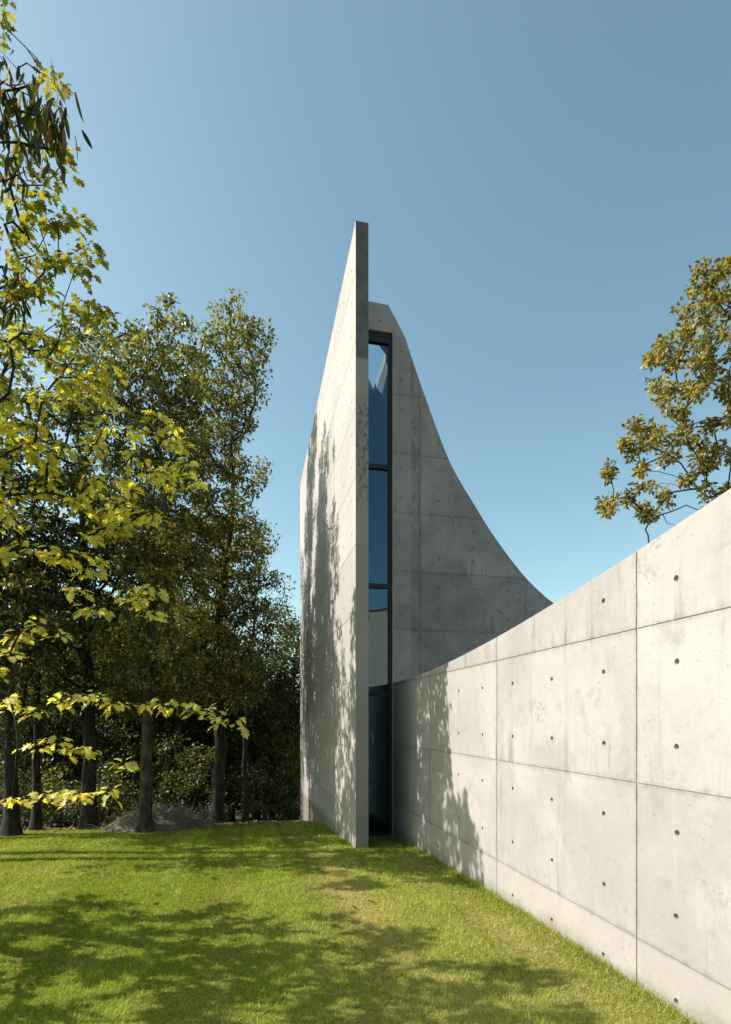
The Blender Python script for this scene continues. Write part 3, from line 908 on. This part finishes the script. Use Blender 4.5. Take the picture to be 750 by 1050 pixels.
wood_tree(225, 12.2, 0.15, [(240, 312, 12, 8), (246, 322, 12, 9), (231, 326, 12, 12), (252, 332, 12, 12), (264, 346, 12, 13), (273, 343, 12, 7), (214, 346, 12, 11), (226, 354, 12, 20), (246, 362, 12, 22), (262, 374, 12, 13), (250, 396, 12, 24),
           (225, 392, 12, 26), (203, 386, 12, 22), (232, 432, 12, 30), (256, 424, 12, 14), (215, 455, 12.3, 36), (240, 474, 12.3, 22), (262, 482, 12, 10), (270, 490, 12, 7), (252, 505, 12.2, 16), (222, 520, 11.9, 34),
           (225, 570, 12.3, 52), (258, 560, 12.3, 22), (256, 592, 12.4, 24), (205, 640, 12.5, 46), (250, 640, 12.2, 32), (225, 610, 11.8, 40), (228, 680, 11.8, 40), (200, 700, 11.9, 34), (250, 700, 12.0, 28)],
          'tallest oak, its mottled trunk right of the pale trunk, its crown edged against the sky', 420, 0.35, M_bark_mid,
          cols=OAK, wts=(4, 5, 4, 1.5, 2), ncl=500, per=66, crad=0.21, spacing=0.26, lsize=0.085, minh=2.5)
wood_tree(251, 13.6, 0.07, [(262, 545, 13.6, 24), (272, 600, 13.6, 24), (260, 640, 13.8, 38), (272, 560, 13.6, 12), (240, 690, 13.8, 40), (276, 660, 13.6, 30)],
          'thin dark stemmed tree next to the tallest oak, with feathery grey green twigs', 540, 0.5, M_bark_dark, cols=DARKG, wts=(2, 4, 4, 2), ncl=110, per=42, crad=0.28, lsize=0.08, spacing=0.3, name='young_tree')
wood_tree(92, 10.6, 0.145, [(70, 470, 10.8, 55), (100, 560, 10.8, 70), (60, 600, 10.8, 70), (110, 650, 11, 60), (50, 690, 11, 55), (95, 400, 10.6, 40), (95, 640, 10.2, 45), (70, 700, 10.3, 40), (115, 715, 10.4, 28), (90, 580, 10.1, 50)],
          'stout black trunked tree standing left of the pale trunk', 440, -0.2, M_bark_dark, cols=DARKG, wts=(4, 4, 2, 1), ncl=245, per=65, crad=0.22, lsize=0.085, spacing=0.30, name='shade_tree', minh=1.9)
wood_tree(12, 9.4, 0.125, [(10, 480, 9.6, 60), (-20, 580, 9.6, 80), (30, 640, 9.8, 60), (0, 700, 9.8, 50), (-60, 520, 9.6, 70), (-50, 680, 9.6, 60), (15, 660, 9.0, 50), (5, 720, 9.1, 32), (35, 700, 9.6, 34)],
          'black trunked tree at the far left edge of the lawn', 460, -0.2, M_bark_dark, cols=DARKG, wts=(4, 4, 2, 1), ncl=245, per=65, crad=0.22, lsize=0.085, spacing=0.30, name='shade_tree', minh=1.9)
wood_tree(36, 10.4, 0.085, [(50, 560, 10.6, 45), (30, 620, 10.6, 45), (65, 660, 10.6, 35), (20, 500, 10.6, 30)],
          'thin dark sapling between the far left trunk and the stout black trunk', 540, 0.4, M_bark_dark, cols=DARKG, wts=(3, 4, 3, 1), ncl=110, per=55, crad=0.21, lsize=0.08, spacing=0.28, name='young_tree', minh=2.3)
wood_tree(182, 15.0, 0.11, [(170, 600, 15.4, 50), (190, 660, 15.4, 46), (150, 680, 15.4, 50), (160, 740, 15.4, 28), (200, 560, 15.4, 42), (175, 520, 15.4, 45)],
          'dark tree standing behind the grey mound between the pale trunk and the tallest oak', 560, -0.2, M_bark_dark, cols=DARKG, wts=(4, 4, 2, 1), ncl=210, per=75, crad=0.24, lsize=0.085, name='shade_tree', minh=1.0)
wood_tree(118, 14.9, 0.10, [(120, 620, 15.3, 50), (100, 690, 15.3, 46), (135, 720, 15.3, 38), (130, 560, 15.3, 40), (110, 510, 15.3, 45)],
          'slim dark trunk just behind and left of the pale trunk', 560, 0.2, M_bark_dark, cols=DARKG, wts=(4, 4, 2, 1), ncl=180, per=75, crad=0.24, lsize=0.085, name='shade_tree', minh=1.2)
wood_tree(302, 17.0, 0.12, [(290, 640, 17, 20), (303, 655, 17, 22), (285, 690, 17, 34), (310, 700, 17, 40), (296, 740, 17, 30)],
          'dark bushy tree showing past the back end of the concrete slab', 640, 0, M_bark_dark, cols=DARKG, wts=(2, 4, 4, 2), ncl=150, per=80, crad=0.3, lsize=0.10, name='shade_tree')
wood_tree(280, 15.5, 0.06, [(285, 725, 15.5, 22, 1.5), (290, 770, 15.5, 28), (270, 790, 15.5, 24), (300, 800, 15.5, 20)],
          'yellowish green small tree low beside the back end of the slab', 700, 0, M_bark_dark, cols=[(0.17, 0.15, 0.03), (0.11, 0.12, 0.025), (0.24, 0.19, 0.05), (0.06, 0.07, 0.02)], wts=(3, 3, 2, 2), ncl=70, per=80, crad=0.4, lsize=0.10, name='young_tree')

# --- bushes under the trees
def bush(x, y, d, rpx, label, cols=DARKG, wts=(3, 4, 3, 2), ncl=38, per=75, lsize=0.085):
    b = basept(x, d)
    c = W(x, y, d); r = rpx / F * d
    h = max(0.5, c[2] - b[2])
    root = empty('bush', tuple(b)); tag(root, label, 'bush', 'bushes under the trees')
    sk = Skel(); sk.polyline([(0, 0, 0), (0.02, 0.02, 0.25 * h)], seg=0.1)
    cl = blob_clusters([(np.array([0, 0, h * 0.7]), r, r * 0.8, h * 0.75)], ncl, 0.18)
    cl[:, 2] = np.maximum(cl[:, 2], 0.15)
    for q in sorted(cl, key=lambda q: q[2]): sk.connect(q, seg=0.25)
    link('stem', sk.mesh('stem', 0.035, 0.004), root, M_bark_dark)
    pos, dd, u, s = cluster_leaves(cl, per, 0.33, lsize)
    hue = np.repeat(rng.uniform(0.7, 1.35, (len(cl), 1)), per, axis=0)
    link('foliage', leaves_mesh('foliage', pos, dd, u, s, palette(len(pos), cols, wts) * hue, 'oval'), root, M_leaf)
MIXG = [(0.06, 0.078, 0.022), (0.12, 0.13, 0.036), (0.24, 0.215, 0.07), (0.028, 0.04, 0.013)]
for q in [(60, 800, 12.5, 45, 'low tawny bush behind the thin sapling at the left', MIXG, (3, 3, 3, 2)),
          (112, 810, 12.6, 32, 'green speckled bush between the stout black trunk and the pale trunk', MIXG, (3, 3, 2, 3)),
          (205, 790, 13.6, 34, 'pale speckled bush left of the mottled trunk base', MIXG, (3, 3, 2, 3)),
          (168, 785, 13.8, 34, 'very dark bush above the grey earth mound', DARKG, (4, 3, 2, 1)),
          (262, 800, 14.6, 30, 'shrub filling the gap right of the mottled trunk', MIXG, (3, 4, 2, 2)),
          (296, 815, 15.8, 26, 'yellow flecked shrub against the foot of the slab', MIXG, (2, 3, 4, 2)),
          (-15, 800, 12.0, 50, 'bush at the left picture edge behind the far left trunk', MIXG, (3, 3, 2, 3)),
          (140, 765, 14.5, 40, 'dark bush directly behind the pale trunk', DARKG, (4, 3, 2, 1)),
          (236, 760, 15.5, 36, 'mid green bush behind the tallest oak', DARKG, (2, 3, 4, 2))]:
    bush(*q)

# --- deeper wood: a few grown once and copied
def dup(root, loc, rz, sc):
    r = root.copy(); COL.objects.link(r)
    r.location = loc; r.rotation_euler = (0, 0, rz); r.scale = (sc, sc, sc)
    for ch in list(root.children):
        c = ch.copy(); COL.objects.link(c); c.parent = r
    return r
DEEP = 'dark tree deep in the shaded wood behind the front trunks'
protos = []
for i in range(3):
    d = 19 + 2 * i
    b = basept(60 + 60 * i, d)
    H = [9.5, 8.5, 10.5][i]
    bl = [(b + np.array([0, 0, H * 0.62]), 2.0, 2.0, H * 0.36), (b + np.array([0.9, 0.4, H * 0.45]), 1.5, 1.5, 1.8), (b + np.array([-0.9, -0.3, H * 0.5]), 1.5, 1.4, 2.0), (b + np.array([0.1, -0.2, H * 0.25]), 1.8, 1.6, 1.6)]
    tr_ = [b, b + np.array([0.1, 0, H * 0.3]), b + np.array([0.0, 0.1, H * 0.6]), b + np.array([0.15, 0, H * 0.85])]
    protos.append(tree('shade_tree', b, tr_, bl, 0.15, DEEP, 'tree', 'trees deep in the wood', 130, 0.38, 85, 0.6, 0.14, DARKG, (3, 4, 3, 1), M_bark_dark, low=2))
spots = []
for y0, n, x0, x1 in ((16.2, 9, -9.5, -2.6), (18.5, 11, -13, -2.6), (23, 9, -17, -3.2), (29, 9, -22, -4.0), (37, 8, -28, -5)):
    for k in range(n):
        spots.append((x0 + (x1 - x0) * (k + 0.5) / n + rng.normal(0, 0.25), y0 + rng.normal(0, 0.8)))
for k, (x, y) in enumerate(spots):
    sc = rng.uniform(0.72, 0.95) if y > 17 else rng.uniform(0.62, 0.78)
    if x > -4: sc *= 0.8
    dup(protos[k % 3], (x, y, zg1(x, y) - 0.05), rng.uniform(0, 6.28), sc)

# ================================================================== yellow tree on the left, trunk outside the frame
d0 = 6.4
by_ = np.array([-6.3, 6.5, zg1(-6.3, 6.5) - 0.05])
ex = []
def spray(x, y, d): ex.append(W(x, y, d))
# drooping outer twigs seen against the dark wood
for x, y, d in [(35, 730, 6.2), (62, 717, 6.2), (84, 712, 6.2), (103, 716, 6.15), (122, 722, 6.15), (150, 722, 6.1), (176, 724, 6.1), (205, 728, 6.05), (222, 736, 6.0), (243, 742, 6.0),
                (8, 716, 6.3), (12, 722, 6.2), (60, 757, 6.3), (70, 768, 6.3), (88, 768, 6.25), (128, 784, 6.2), (12, 820, 6.0), (50, 815, 6.0), (70, 812, 6.0), (86, 814, 5.95), (110, 812, 5.95), (36, 765, 6.3),
                (130, 606, 6.5), (148, 604, 6.5), (160, 606, 6.5), (140, 616, 6.45), (153, 630, 6.45), (100, 626, 6.5), (88, 628, 6.5),
                (93, 548, 6.6), (110, 540, 6.6), (125, 538, 6.6), (154, 534, 6.6), (118, 545, 6.6), (20, 650, 6.3), (40, 640, 6.3), (60, 650, 6.3), (10, 670, 6.4), (50, 565, 6.5), (30, 560, 6.4), (65, 570, 6.4),
                (180, 500, 6.8), (200, 495, 6.8), (170, 480, 6.7), (185, 455, 6.8)]:
    spray(x, y, d)
# the main body of the visible part
def inside(x, y):
    if y < 345: return x < 105 - max(0, (y - 300)) * 0.2
    lim = np.interp(y, [345, 380, 430, 480, 540, 600, 660], [60, 125, 190, 200, 150, 95, 40])
    return x < lim
k = 0
while k < 88:
    x, y = rng.uniform(-30, 205), rng.uniform(350, 610)
    if inside(x, y) and rng.random() < np.interp(y, [350, 480, 610], [1, 0.8, 0.25]):
        spray(x, y, rng.uniform(6.1, 7.4)); k += 1
# upper airy part against the sky
for x, y in [(98, 262), (88, 268), (78, 274), (92, 252), (70, 262), (60, 270), (50, 262), (45, 280), (36, 262), (28, 275), (80, 224), (70, 222), (60, 226), (52, 230), (30, 245), (20, 225), (12, 250), (5, 230), (25, 205), (40, 200),
             (98, 312), (84, 318), (64, 314), (105, 322), (48, 292), (30, 296), (18, 290), (8, 300), (62, 150), (66, 165), (55, 180), (60, 88), (50, 80), (68, 155), (45, 190), (52, 140), (30, 150), (20, 170), (10, 190), (38, 120), (15, 130),
             (44, 345), (60, 350), (25, 340), (10, 350), (80, 355), (95, 365), (110, 350), (5, 8), (2, 24), (-10, 40), (35, 215)]:
    spray(x, y, rng.uniform(6.0, 6.6))
# the part beyond the picture edge that throws its shade on the lawn and walls
for k in range(85):
    z_ = rng.uniform(5.15, 7.1)
    ex.append(np.array([rng.uniform(-5.6, -4.9), z_, 5.5 + (z_ - 5.15) * 0.9 - rng.random() ** 1.3 * 1.4]))
for k in range(85):
    z_ = rng.uniform(5.7, 8.4)
    ex.append(np.array([rng.uniform(-6.6, -5.2), z_, rng.uniform(max(2.0, 4.6 - (z_ - 5.7) * 1.3), 5.6)]))
for k in range(50):
    v = rng.normal(size=3); v /= np.linalg.norm(v)
    ex.append(np.array([-6.0, 7.15, 6.0]) + v * rng.random() ** 0.5 * np.array([1.5, 0.95, 1.9]))
ex = np.array(ex)
root = empty('maple_tree', tuple(by_))
tag(root, 'yellow leaved tree at the left, its drooping twigs hanging before the dark wood', 'tree')
sk = Skel()
sk.polyline([np.zeros(3), (0.05, 0, 1.2), (0.15, 0.05, 2.4), (0.35, 0, 4.0), (0.6, -0.05, 5.6), (0.9, 0, 7.0)], seg=0.3)
E = ex - by_
T = np.array(sk.p)
for i in np.argsort([np.linalg.norm(T - c, axis=1).min() + 0.15 * abs(c[0]) for c in E]):
    sk.connect(E[i], seg=0.22, jit=0.018, minh=1.1, up=0.35, lo=3)
sk.ntrunk = len(T); sk.cap = 0.017
link('trunk', sk.mesh('trunk', 0.13, 0.0042, 0.6), root, M_bark_dark)
hz0 = E[:, 2] + by_[2]
cnt = np.where((hz0 < 2.9) & (E[:, 0] + by_[0] > -4.4), 16, 17)
cnt = np.where(E[:, 0] + by_[0] < -4.85, 23, cnt)
n = int(cnt.sum())
c = np.repeat(E, cnt, axis=0)
ang = rng.uniform(0, 2 * np.pi, n)
rr = rng.random(n) ** 1.0 * 0.13 * np.repeat(rng.uniform(0.7, 1.25, len(E)), cnt)
pos = c + np.stack([np.cos(ang) * rr, np.sin(ang) * rr, rng.normal(0, 0.035, n) - rr * 0.25], 1)
d = np.stack([np.cos(ang), np.sin(ang), -0.35 + rng.normal(0, 0.35, n)], 1) + rng.normal(0, 0.25, (n, 3))
u = np.stack([rng.normal(-0.25, 0.35, n), rng.normal(-0.1, 0.35, n), np.ones(n)], 1)
hz = np.repeat(E[:, 2], cnt) + by_[2]
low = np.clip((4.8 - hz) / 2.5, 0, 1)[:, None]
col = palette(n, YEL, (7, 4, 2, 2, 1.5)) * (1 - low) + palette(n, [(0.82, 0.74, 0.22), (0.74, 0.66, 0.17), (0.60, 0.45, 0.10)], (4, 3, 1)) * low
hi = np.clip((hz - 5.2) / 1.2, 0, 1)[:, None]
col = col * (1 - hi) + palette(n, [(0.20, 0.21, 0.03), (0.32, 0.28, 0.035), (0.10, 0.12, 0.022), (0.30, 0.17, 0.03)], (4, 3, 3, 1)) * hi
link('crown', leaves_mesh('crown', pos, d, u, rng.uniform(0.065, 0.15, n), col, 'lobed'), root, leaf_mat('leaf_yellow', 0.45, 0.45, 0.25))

# ================================================================== tree with long hanging leaves (top left corner)
b0 = np.array([-7.9, 7.0, zg1(-7.9, 7.0) - 0.05])
ex = []
for x, y in [(8, 95), (20, 105), (34, 100), (42, 115), (28, 130), (12, 125), (55, 118), (63, 140), (48, 150), (38, 165), (20, 160), (5, 150), (60, 168), (25, 190), (5, 200), (0, 60),
             (-12, 110), (-15, 160), (-25, 200), (-30, 80), (30, 112), (45, 135), (15, 112), (50, 128), (35, 145), (-40, 130), (-50, 90)]:
    ex.append(W(x, y - 14, rng.uniform(4.9, 5.3)))
for x, y in [(2, 285), (8, 300), (16, 290), (4, 330), (12, 325), (22, 318), (-20, 300), (26, 308)]: ex.append(W(x, y - 12, rng.uniform(6.4, 6.9)))
ex = np.array(ex); E = ex - b0
root = empty('chestnut_tree', tuple(b0))
tag(root, 'tree overhanging the top left corner with long narrow drooping leaves, some browned', 'tree')
sk = Skel()
sk.polyline([np.zeros(3), (0.05, 0, 2.0), (0.1, -0.02, 4.0), (0.3, -0.1, 6.0), (0.7, -0.3, 7.6), (1.6, -0.7, 8.2), (2.8, -1.2, 8.1)], seg=0.3)
T = np.array(sk.p)
for i in np.argsort([np.linalg.norm(T - c, axis=1).min() for c in E]): sk.connect(E[i], seg=0.25, jit=0.02, minh=6.4)
sk.ntrunk = len(T); sk.cap = 0.011
link('trunk', sk.mesh('trunk', 0.14, 0.004, 0.6), root, M_bark_dark)
per = 10
n = len(E) * per
c = np.repeat(E, per, axis=0)
v = rng.normal(size=(n, 3)) * np.array([0.09, 0.09, 0.09])
d = np.stack([rng.normal(0, 0.28, n), rng.normal(0, 0.28, n), -np.ones(n) * rng.uniform(0.6, 1.2, n)], 1)
u = rng.normal(size=(n, 3))
col = palette(n, [(0.022, 0.032, 0.010), (0.05, 0.06, 0.013), (0.20, 0.19, 0.02), (0.24, 0.10, 0.03), (0.34, 0.24, 0.05)], (6, 4, 2, 1.0, 0.8))
link('crown', leaves_mesh('crown', c + v, d, u, rng.uniform(0.13, 0.23, n), col, 'lance'), root, M_leaf_gloss)

# small tree out of the frame that throws the dappled shade on the near lawn
b3 = np.array([-5.6, 4.4, zg1(-5.6, 4.4) - 0.05])
E = blob_clusters([(np.array([-4.2, 3.75, 2.2]), 0.85, 0.95, 1.35), (np.array([-4.3, 3.2, 3.6]), 0.9, 0.75, 0.9), (np.array([-4.0, 2.9, 2.6]), 0.7, 0.6, 0.9), (np.array([-4.5, 3.3, 4.0]), 0.8, 0.7, 0.6), (np.array([-4.6, 4.3, 1.9]), 0.7, 0.7, 0.8)], 86, 0.33) - b3
sk = Skel()
sk.polyline([np.zeros(3), (0.1, 0, 0.7), (0.3, -0.1, 1.5), (0.6, -0.4, 2.3), (1.1, -0.9, 3.3)], seg=0.3)
sk.polyline([sk.p[2], (0.7, -0.25, 0.8), (1.3, -0.6, 1.25), (1.9, -1.0, 2.0)], par=2, seg=0.3)
T = np.array(sk.p)
for i in np.argsort([np.linalg.norm(T - c, axis=1).min() for c in E]): sk.connect(E[i], seg=0.25, jit=0.02, lo=3)
sk.ntrunk = len(T); sk.cap = 0.016; sk.floor_ = 0.062
root = empty('apple_tree', tuple(b3))
tag(root, 'small spreading tree beyond the left picture edge whose dappled shade lies across the near lawn', 'tree')
link('trunk', sk.mesh('trunk', 0.10, 0.006, 0.5), root, M_bark_mid)
pos, dd, u, s_ = cluster_leaves(E, 32, 0.15, 0.12, 0.4, 0.6)
link('crown', leaves_mesh('crown', pos, dd, u, s_, palette(len(pos), OAK, (4, 4, 3, 1, 2)), 'oval'), root, M_leaf)

# a second tree out of the frame whose shade reaches the slab and the back of the lawn
b1 = np.array([-7.3, 8.9, zg1(-7.3, 8.9) - 0.05])
tree('oak_tree', b1, [b1, b1 + np.array([0.1, 0, 2]), b1 + np.array([0.2, 0.1, 4]), b1 + np.array([0.3, 0, 7.0])],
     [(b1 + np.array([0.6, 0.2, 6.2]), 1.7, 2.0, 2.8), (b1 + np.array([1.2, 0.6, 8.4]), 1.5, 1.3, 1.6), (b1 + np.array([-0.3, 0.0, 4.4]), 1.7, 1.3, 1.5), (b1 + np.array([1.3, -0.6, 3.6]), 1.3, 1.1, 1.2), (b1 + np.array([1.2, -0.8, 5.6]), 0.7, 0.8, 2.2)],
     0.16, 'oak beyond the left picture edge beside the yellow tree', 'tree', None, 330, 0.28, 36, 0.20, 0.10, OAK, (4, 4, 3, 1, 2), M_bark_mid, low=4, minh=1.6)

# ================================================================== autumn tree behind the long wall
D = 12.0
pts = [(717, 278), (729, 294), (705, 321), (699, 338), (684, 356), (667, 368), (687, 374), (717, 353), (740, 344), (732, 333), (673, 395), (684, 415), (726, 392), (737, 380),
       (646, 439), (664, 442), (675, 453), (640, 456), (631, 483), (696, 451), (714, 453), (732, 442), (726, 483), (702, 490), (643, 507), (619, 524), (667, 527), (664, 501), (729, 507), (687, 468), (681, 510),
       (720, 468), (743, 409), (745, 300), (742, 275), (748, 320), (755, 360), (700, 400), (712, 410), (690, 395), (655, 450), (650, 465), (655, 480), (735, 460), (748, 470), (745, 500), (722, 310), (712, 335), (695, 360),
       (704, 440), (724, 372), (752, 430), (738, 272), (676, 360), (660, 520), (624, 516), (704, 425), (716, 296), (735, 312), (728, 350), (710, 372), (745, 390)]
ex = []
for x, y in pts:
    for q in range(2):
        ex.append(W(x + rng.normal(0, 4), y + rng.normal(0, 4), D + rng.normal(0, 0.5)))
for k in range(60):
    v = rng.normal(size=3); v /= np.linalg.norm(v)
    ex.append(W(835, 420, D) + v * rng.random() ** 0.5 * np.array([1.6, 1.8, 3.0]))
ex = np.array(ex)
b2 = np.array([9.6, 12.2, zg1(9.6, 12.2) - 0.05])
root = empty('autumn_tree', tuple(b2))
tag(root, 'sparse tree with olive and tan leaves reaching out above the long concrete wall', 'tree')
sk = Skel(); E = ex - b2
sk.polyline([np.zeros(3), (0, 0, 1.5), (-0.15, 0, 3.2), (-0.2, 0, 5.2), (-0.4, 0, 7.5), (-0.5, 0, 9.5)], seg=0.35)
sk.ntrunk = len(sk.p); sk.cap = 0.019
T = np.array(sk.p)
for i in np.argsort([np.linalg.norm(T - c, axis=1).min() for c in E]): sk.connect(E[i], seg=0.28, jit=0.035, lo=5, up=0.15, minh=4.4)
link('trunk', sk.mesh('trunk', 0.15, 0.007, 0.62), root, M_bark_dark)
per = 64
pos, dd, u, s = cluster_leaves(E, per, 0.18, 0.115, 0.4, 0.9)
hue = np.repeat(rng.uniform(0.75, 1.3, (len(E), 1)), per, axis=0)
link('crown', leaves_mesh('crown', pos, dd, u, s, palette(len(pos), OLIVE, (4, 4, 3, 2, 2.5)) * hue * 1.3, 'oval'), root, M_leaf)

# bare shrub just behind the wall
bs_ = np.array([3.55, 6.0, zg1(3.55, 6.0) - 0.05])
sk = Skel(); sk.polyline([np.zeros(3), (0, 0, 0.6)], seg=0.2)
for x, y in [(662, 543), (690, 524), (684, 536), (704, 518), (716, 523), (722, 519), (728, 526), (742, 521), (735, 530), (696, 540)]:
    sk.connect(W(x, y, 6.0) - bs_, seg=0.09, jit=0.02, up=0.5)
root = empty('bare_shrub', tuple(bs_)); tag(root, 'leafless dark twigs poking up over the top of the long concrete wall', 'shrub')
link('branches', sk.mesh('branches', 0.009, 0.0035), root, M_bark_dark)

# ================================================================== earth mound with dry stalks
hx = (165 - HX) / F * 10.3
N = NT('dry_earth')
tc = N.n('ShaderNodeTexCoord'); P = tc.outputs['Object']
n1 = N.noise(N.scalev(P, (6, 6, 2)), 3.0, 6, 0.8, 1.2); n2 = N.noise(P, 2.0, 4, 0.6)
c = N.mix(N.mapr(n1, 0.35, 0.65), rgb(0.06, 0.052, 0.042), rgb(0.36, 0.325, 0.27))
c = N.mix(N.math('MULTIPLY', N.mapr(n2, 0.5, 0.65), 0.5), c, rgb(0.08, 0.085, 0.04))
bs = N.n('ShaderNodeBsdfPrincipled'); N.l(c, bs.inputs['Base Color']); bs.inputs['Roughness'].default_value = 0.95
bp = N.n('ShaderNodeBump'); bp.inputs['Distance'].default_value = 0.06; N.l(n1, bp.inputs['Height']); N.l(bp.outputs[0], bs.inputs['Normal'])
N.l(bs.outputs[0], N.out.inputs[0])
xs = np.linspace(-1.15, 1.15, 60); ys = np.linspace(-0.7, 0.7, 40)
X, Y = np.meshgrid(xs, ys)
r2 = np.sqrt((X / 1.1) ** 2 + (Y / 0.66) ** 2)
Hh = 0.44 * np.clip(1 - r2 ** 1.7, -0.1, 1) * (0.75 + 0.5 * vnoise(X * 3 + 5, Y * 3)) + 0.05 * (vnoise(X * 11, Y * 11) - 0.5)
base_z = zg1(hx, 10.3)
Zc = zg(X + hx, Y + 10.3) - base_z + Hh
nx = 60
i, j = np.meshgrid(np.arange(59), np.arange(39)); a = (j * nx + i).ravel()
Q = np.stack([a, a + 1, a + nx + 1, a + nx], 1)
root = empty('earth_mound', (hx, 10.3, base_z)); tag(root, 'low grey mound of earth and dry stalks at the foot of the pale trunk', 'mound')
link('soil', mesh_np('soil', np.stack([X.ravel(), Y.ravel(), Zc.ravel()], 1), Q, smooth=True), root, N.m)
n = 900
px_ = rng.uniform(-1.1, 1.1, n); py_ = rng.uniform(-0.68, 0.3, n)
rr = np.sqrt((px_ / 1.1) ** 2 + (py_ / 0.66) ** 2); ok = rr < 1; px_, py_, rr = px_[ok], py_[ok], rr[ok]; n = len(px_)
pz_ = zg(px_ + hx, py_ + 10.3) - base_z + 0.44 * (1 - rr ** 1.7) + 0.02
d = rng.normal(0, 1, (n, 3)) * np.array([1, 0.6, 0.35]) + np.array([0.4, 0, 0.1])
stalk = link('dry_stalks', leaves_mesh('dry_stalks', np.stack([px_, py_, pz_], 1), d, np.tile([0.1, -0.3, 1.0], (n, 1)), rng.uniform(0.15, 0.45, n), palette(n, [(0.36, 0.32, 0.25), (0.24, 0.2, 0.15), (0.12, 0.10, 0.07)], (2, 3, 2)), 'straw'), root, M_leaf)
tag(stalk, kind='stuff')

# ================================================================== fallen leaves
n = 2600
x = rng.uniform(-9, -0.3, n); y = rng.uniform(9.4, 13.5, n)
keep = rng.random(n) < np.clip((y - lawn_edge(x) + 0.8) / 1.0, 0.02, 1)
x, y = x[keep], y[keep]
x2 = rng.uniform(-4.5, 1.2, 90); y2 = rng.uniform(3, 10, 90)
ok = ab(x2, y2)[0] < np.where(ab(x2, y2)[1] > 7, 1.35, 2.15); x2, y2 = x2[ok], y2[ok]
x = np.concatenate([x, x2]); y = np.concatenate([y, y2]); n = len(x)
pos = np.stack([x, y, zg(x, y) + 0.035], 1)
d = np.stack([rng.normal(size=n), rng.normal(size=n), rng.normal(0, 0.2, n)], 1)
u = np.stack([rng.normal(0, .3, n), rng.normal(0, .3, n), np.ones(n)], 1)
fl = link('fallen_leaves', leaves_mesh('fallen_leaves', pos, d, u, rng.uniform(0.06, 0.11, n), palette(n, [(0.30, 0.20, 0.08), (0.18, 0.11, 0.05), (0.42, 0.34, 0.10)], (3, 3, 1)), 'oval'), None, M_leaf)
tag(fl, 'dry fallen leaves scattered along the edge of the wood', 'leaves', kind='stuff')

# ================================================================== house that shows only as a reflection in the window
hx_, hy_ = 13.6, -15.5
ho = empty('house', (hx_, hy_, 0.05), math.radians(-30))
tag(ho, 'plain beige rendered house seen only as a reflection in the window strip', 'house')
M_render = simple('beige_render', (0.55, 0.40, 0.28), 0.85, 0, 0.08, 3, 0.1)
bm = bmesh.new(); prism_bm(bm, [(-9, -0.4), (9, -0.4), (9, 7.1), (3.2, 7.1), (3.2, 7.9), (0.4, 7.9), (0.4, 7.5), (-9, 7.5)], 'y', -4, 4)
hw = bm_mesh(bm, 'wall')
bm = bmesh.new()
for y in (-6.6, -3.6, 3.0, 6.0): box_bm(bm, -4.15, -3.85, y, y + 1.1, 0.9, 2.2)
hw = carve(hw, [bm_mesh(bm, 'c')])
link('wall', hw, ho, M_render)
for y in (-6.6, -3.6, 3.0, 6.0):
    bm = bmesh.new(); box_bm(bm, -3.90, -3.87, y + 0.02, y + 1.08, 0.92, 2.18); link('window', bm_mesh(bm, 'window'), ho, M_frame)
M_cop = simple('zinc_coping', (0.25, 0.25, 0.25), 0.5, 0.6, 0.1, 6, 0.0)
for y0, y1, z in ((-9.1, 0.4, 7.5), (0.35, 3.25, 7.9), (3.2, 9.1, 7.1)):
    bm = bmesh.new(); box_bm(bm, -4.1, 4.1, y0, y1, z + 0.002, z + 0.06); link('coping', bm_mesh(bm, 'coping'), ho, M_cop)
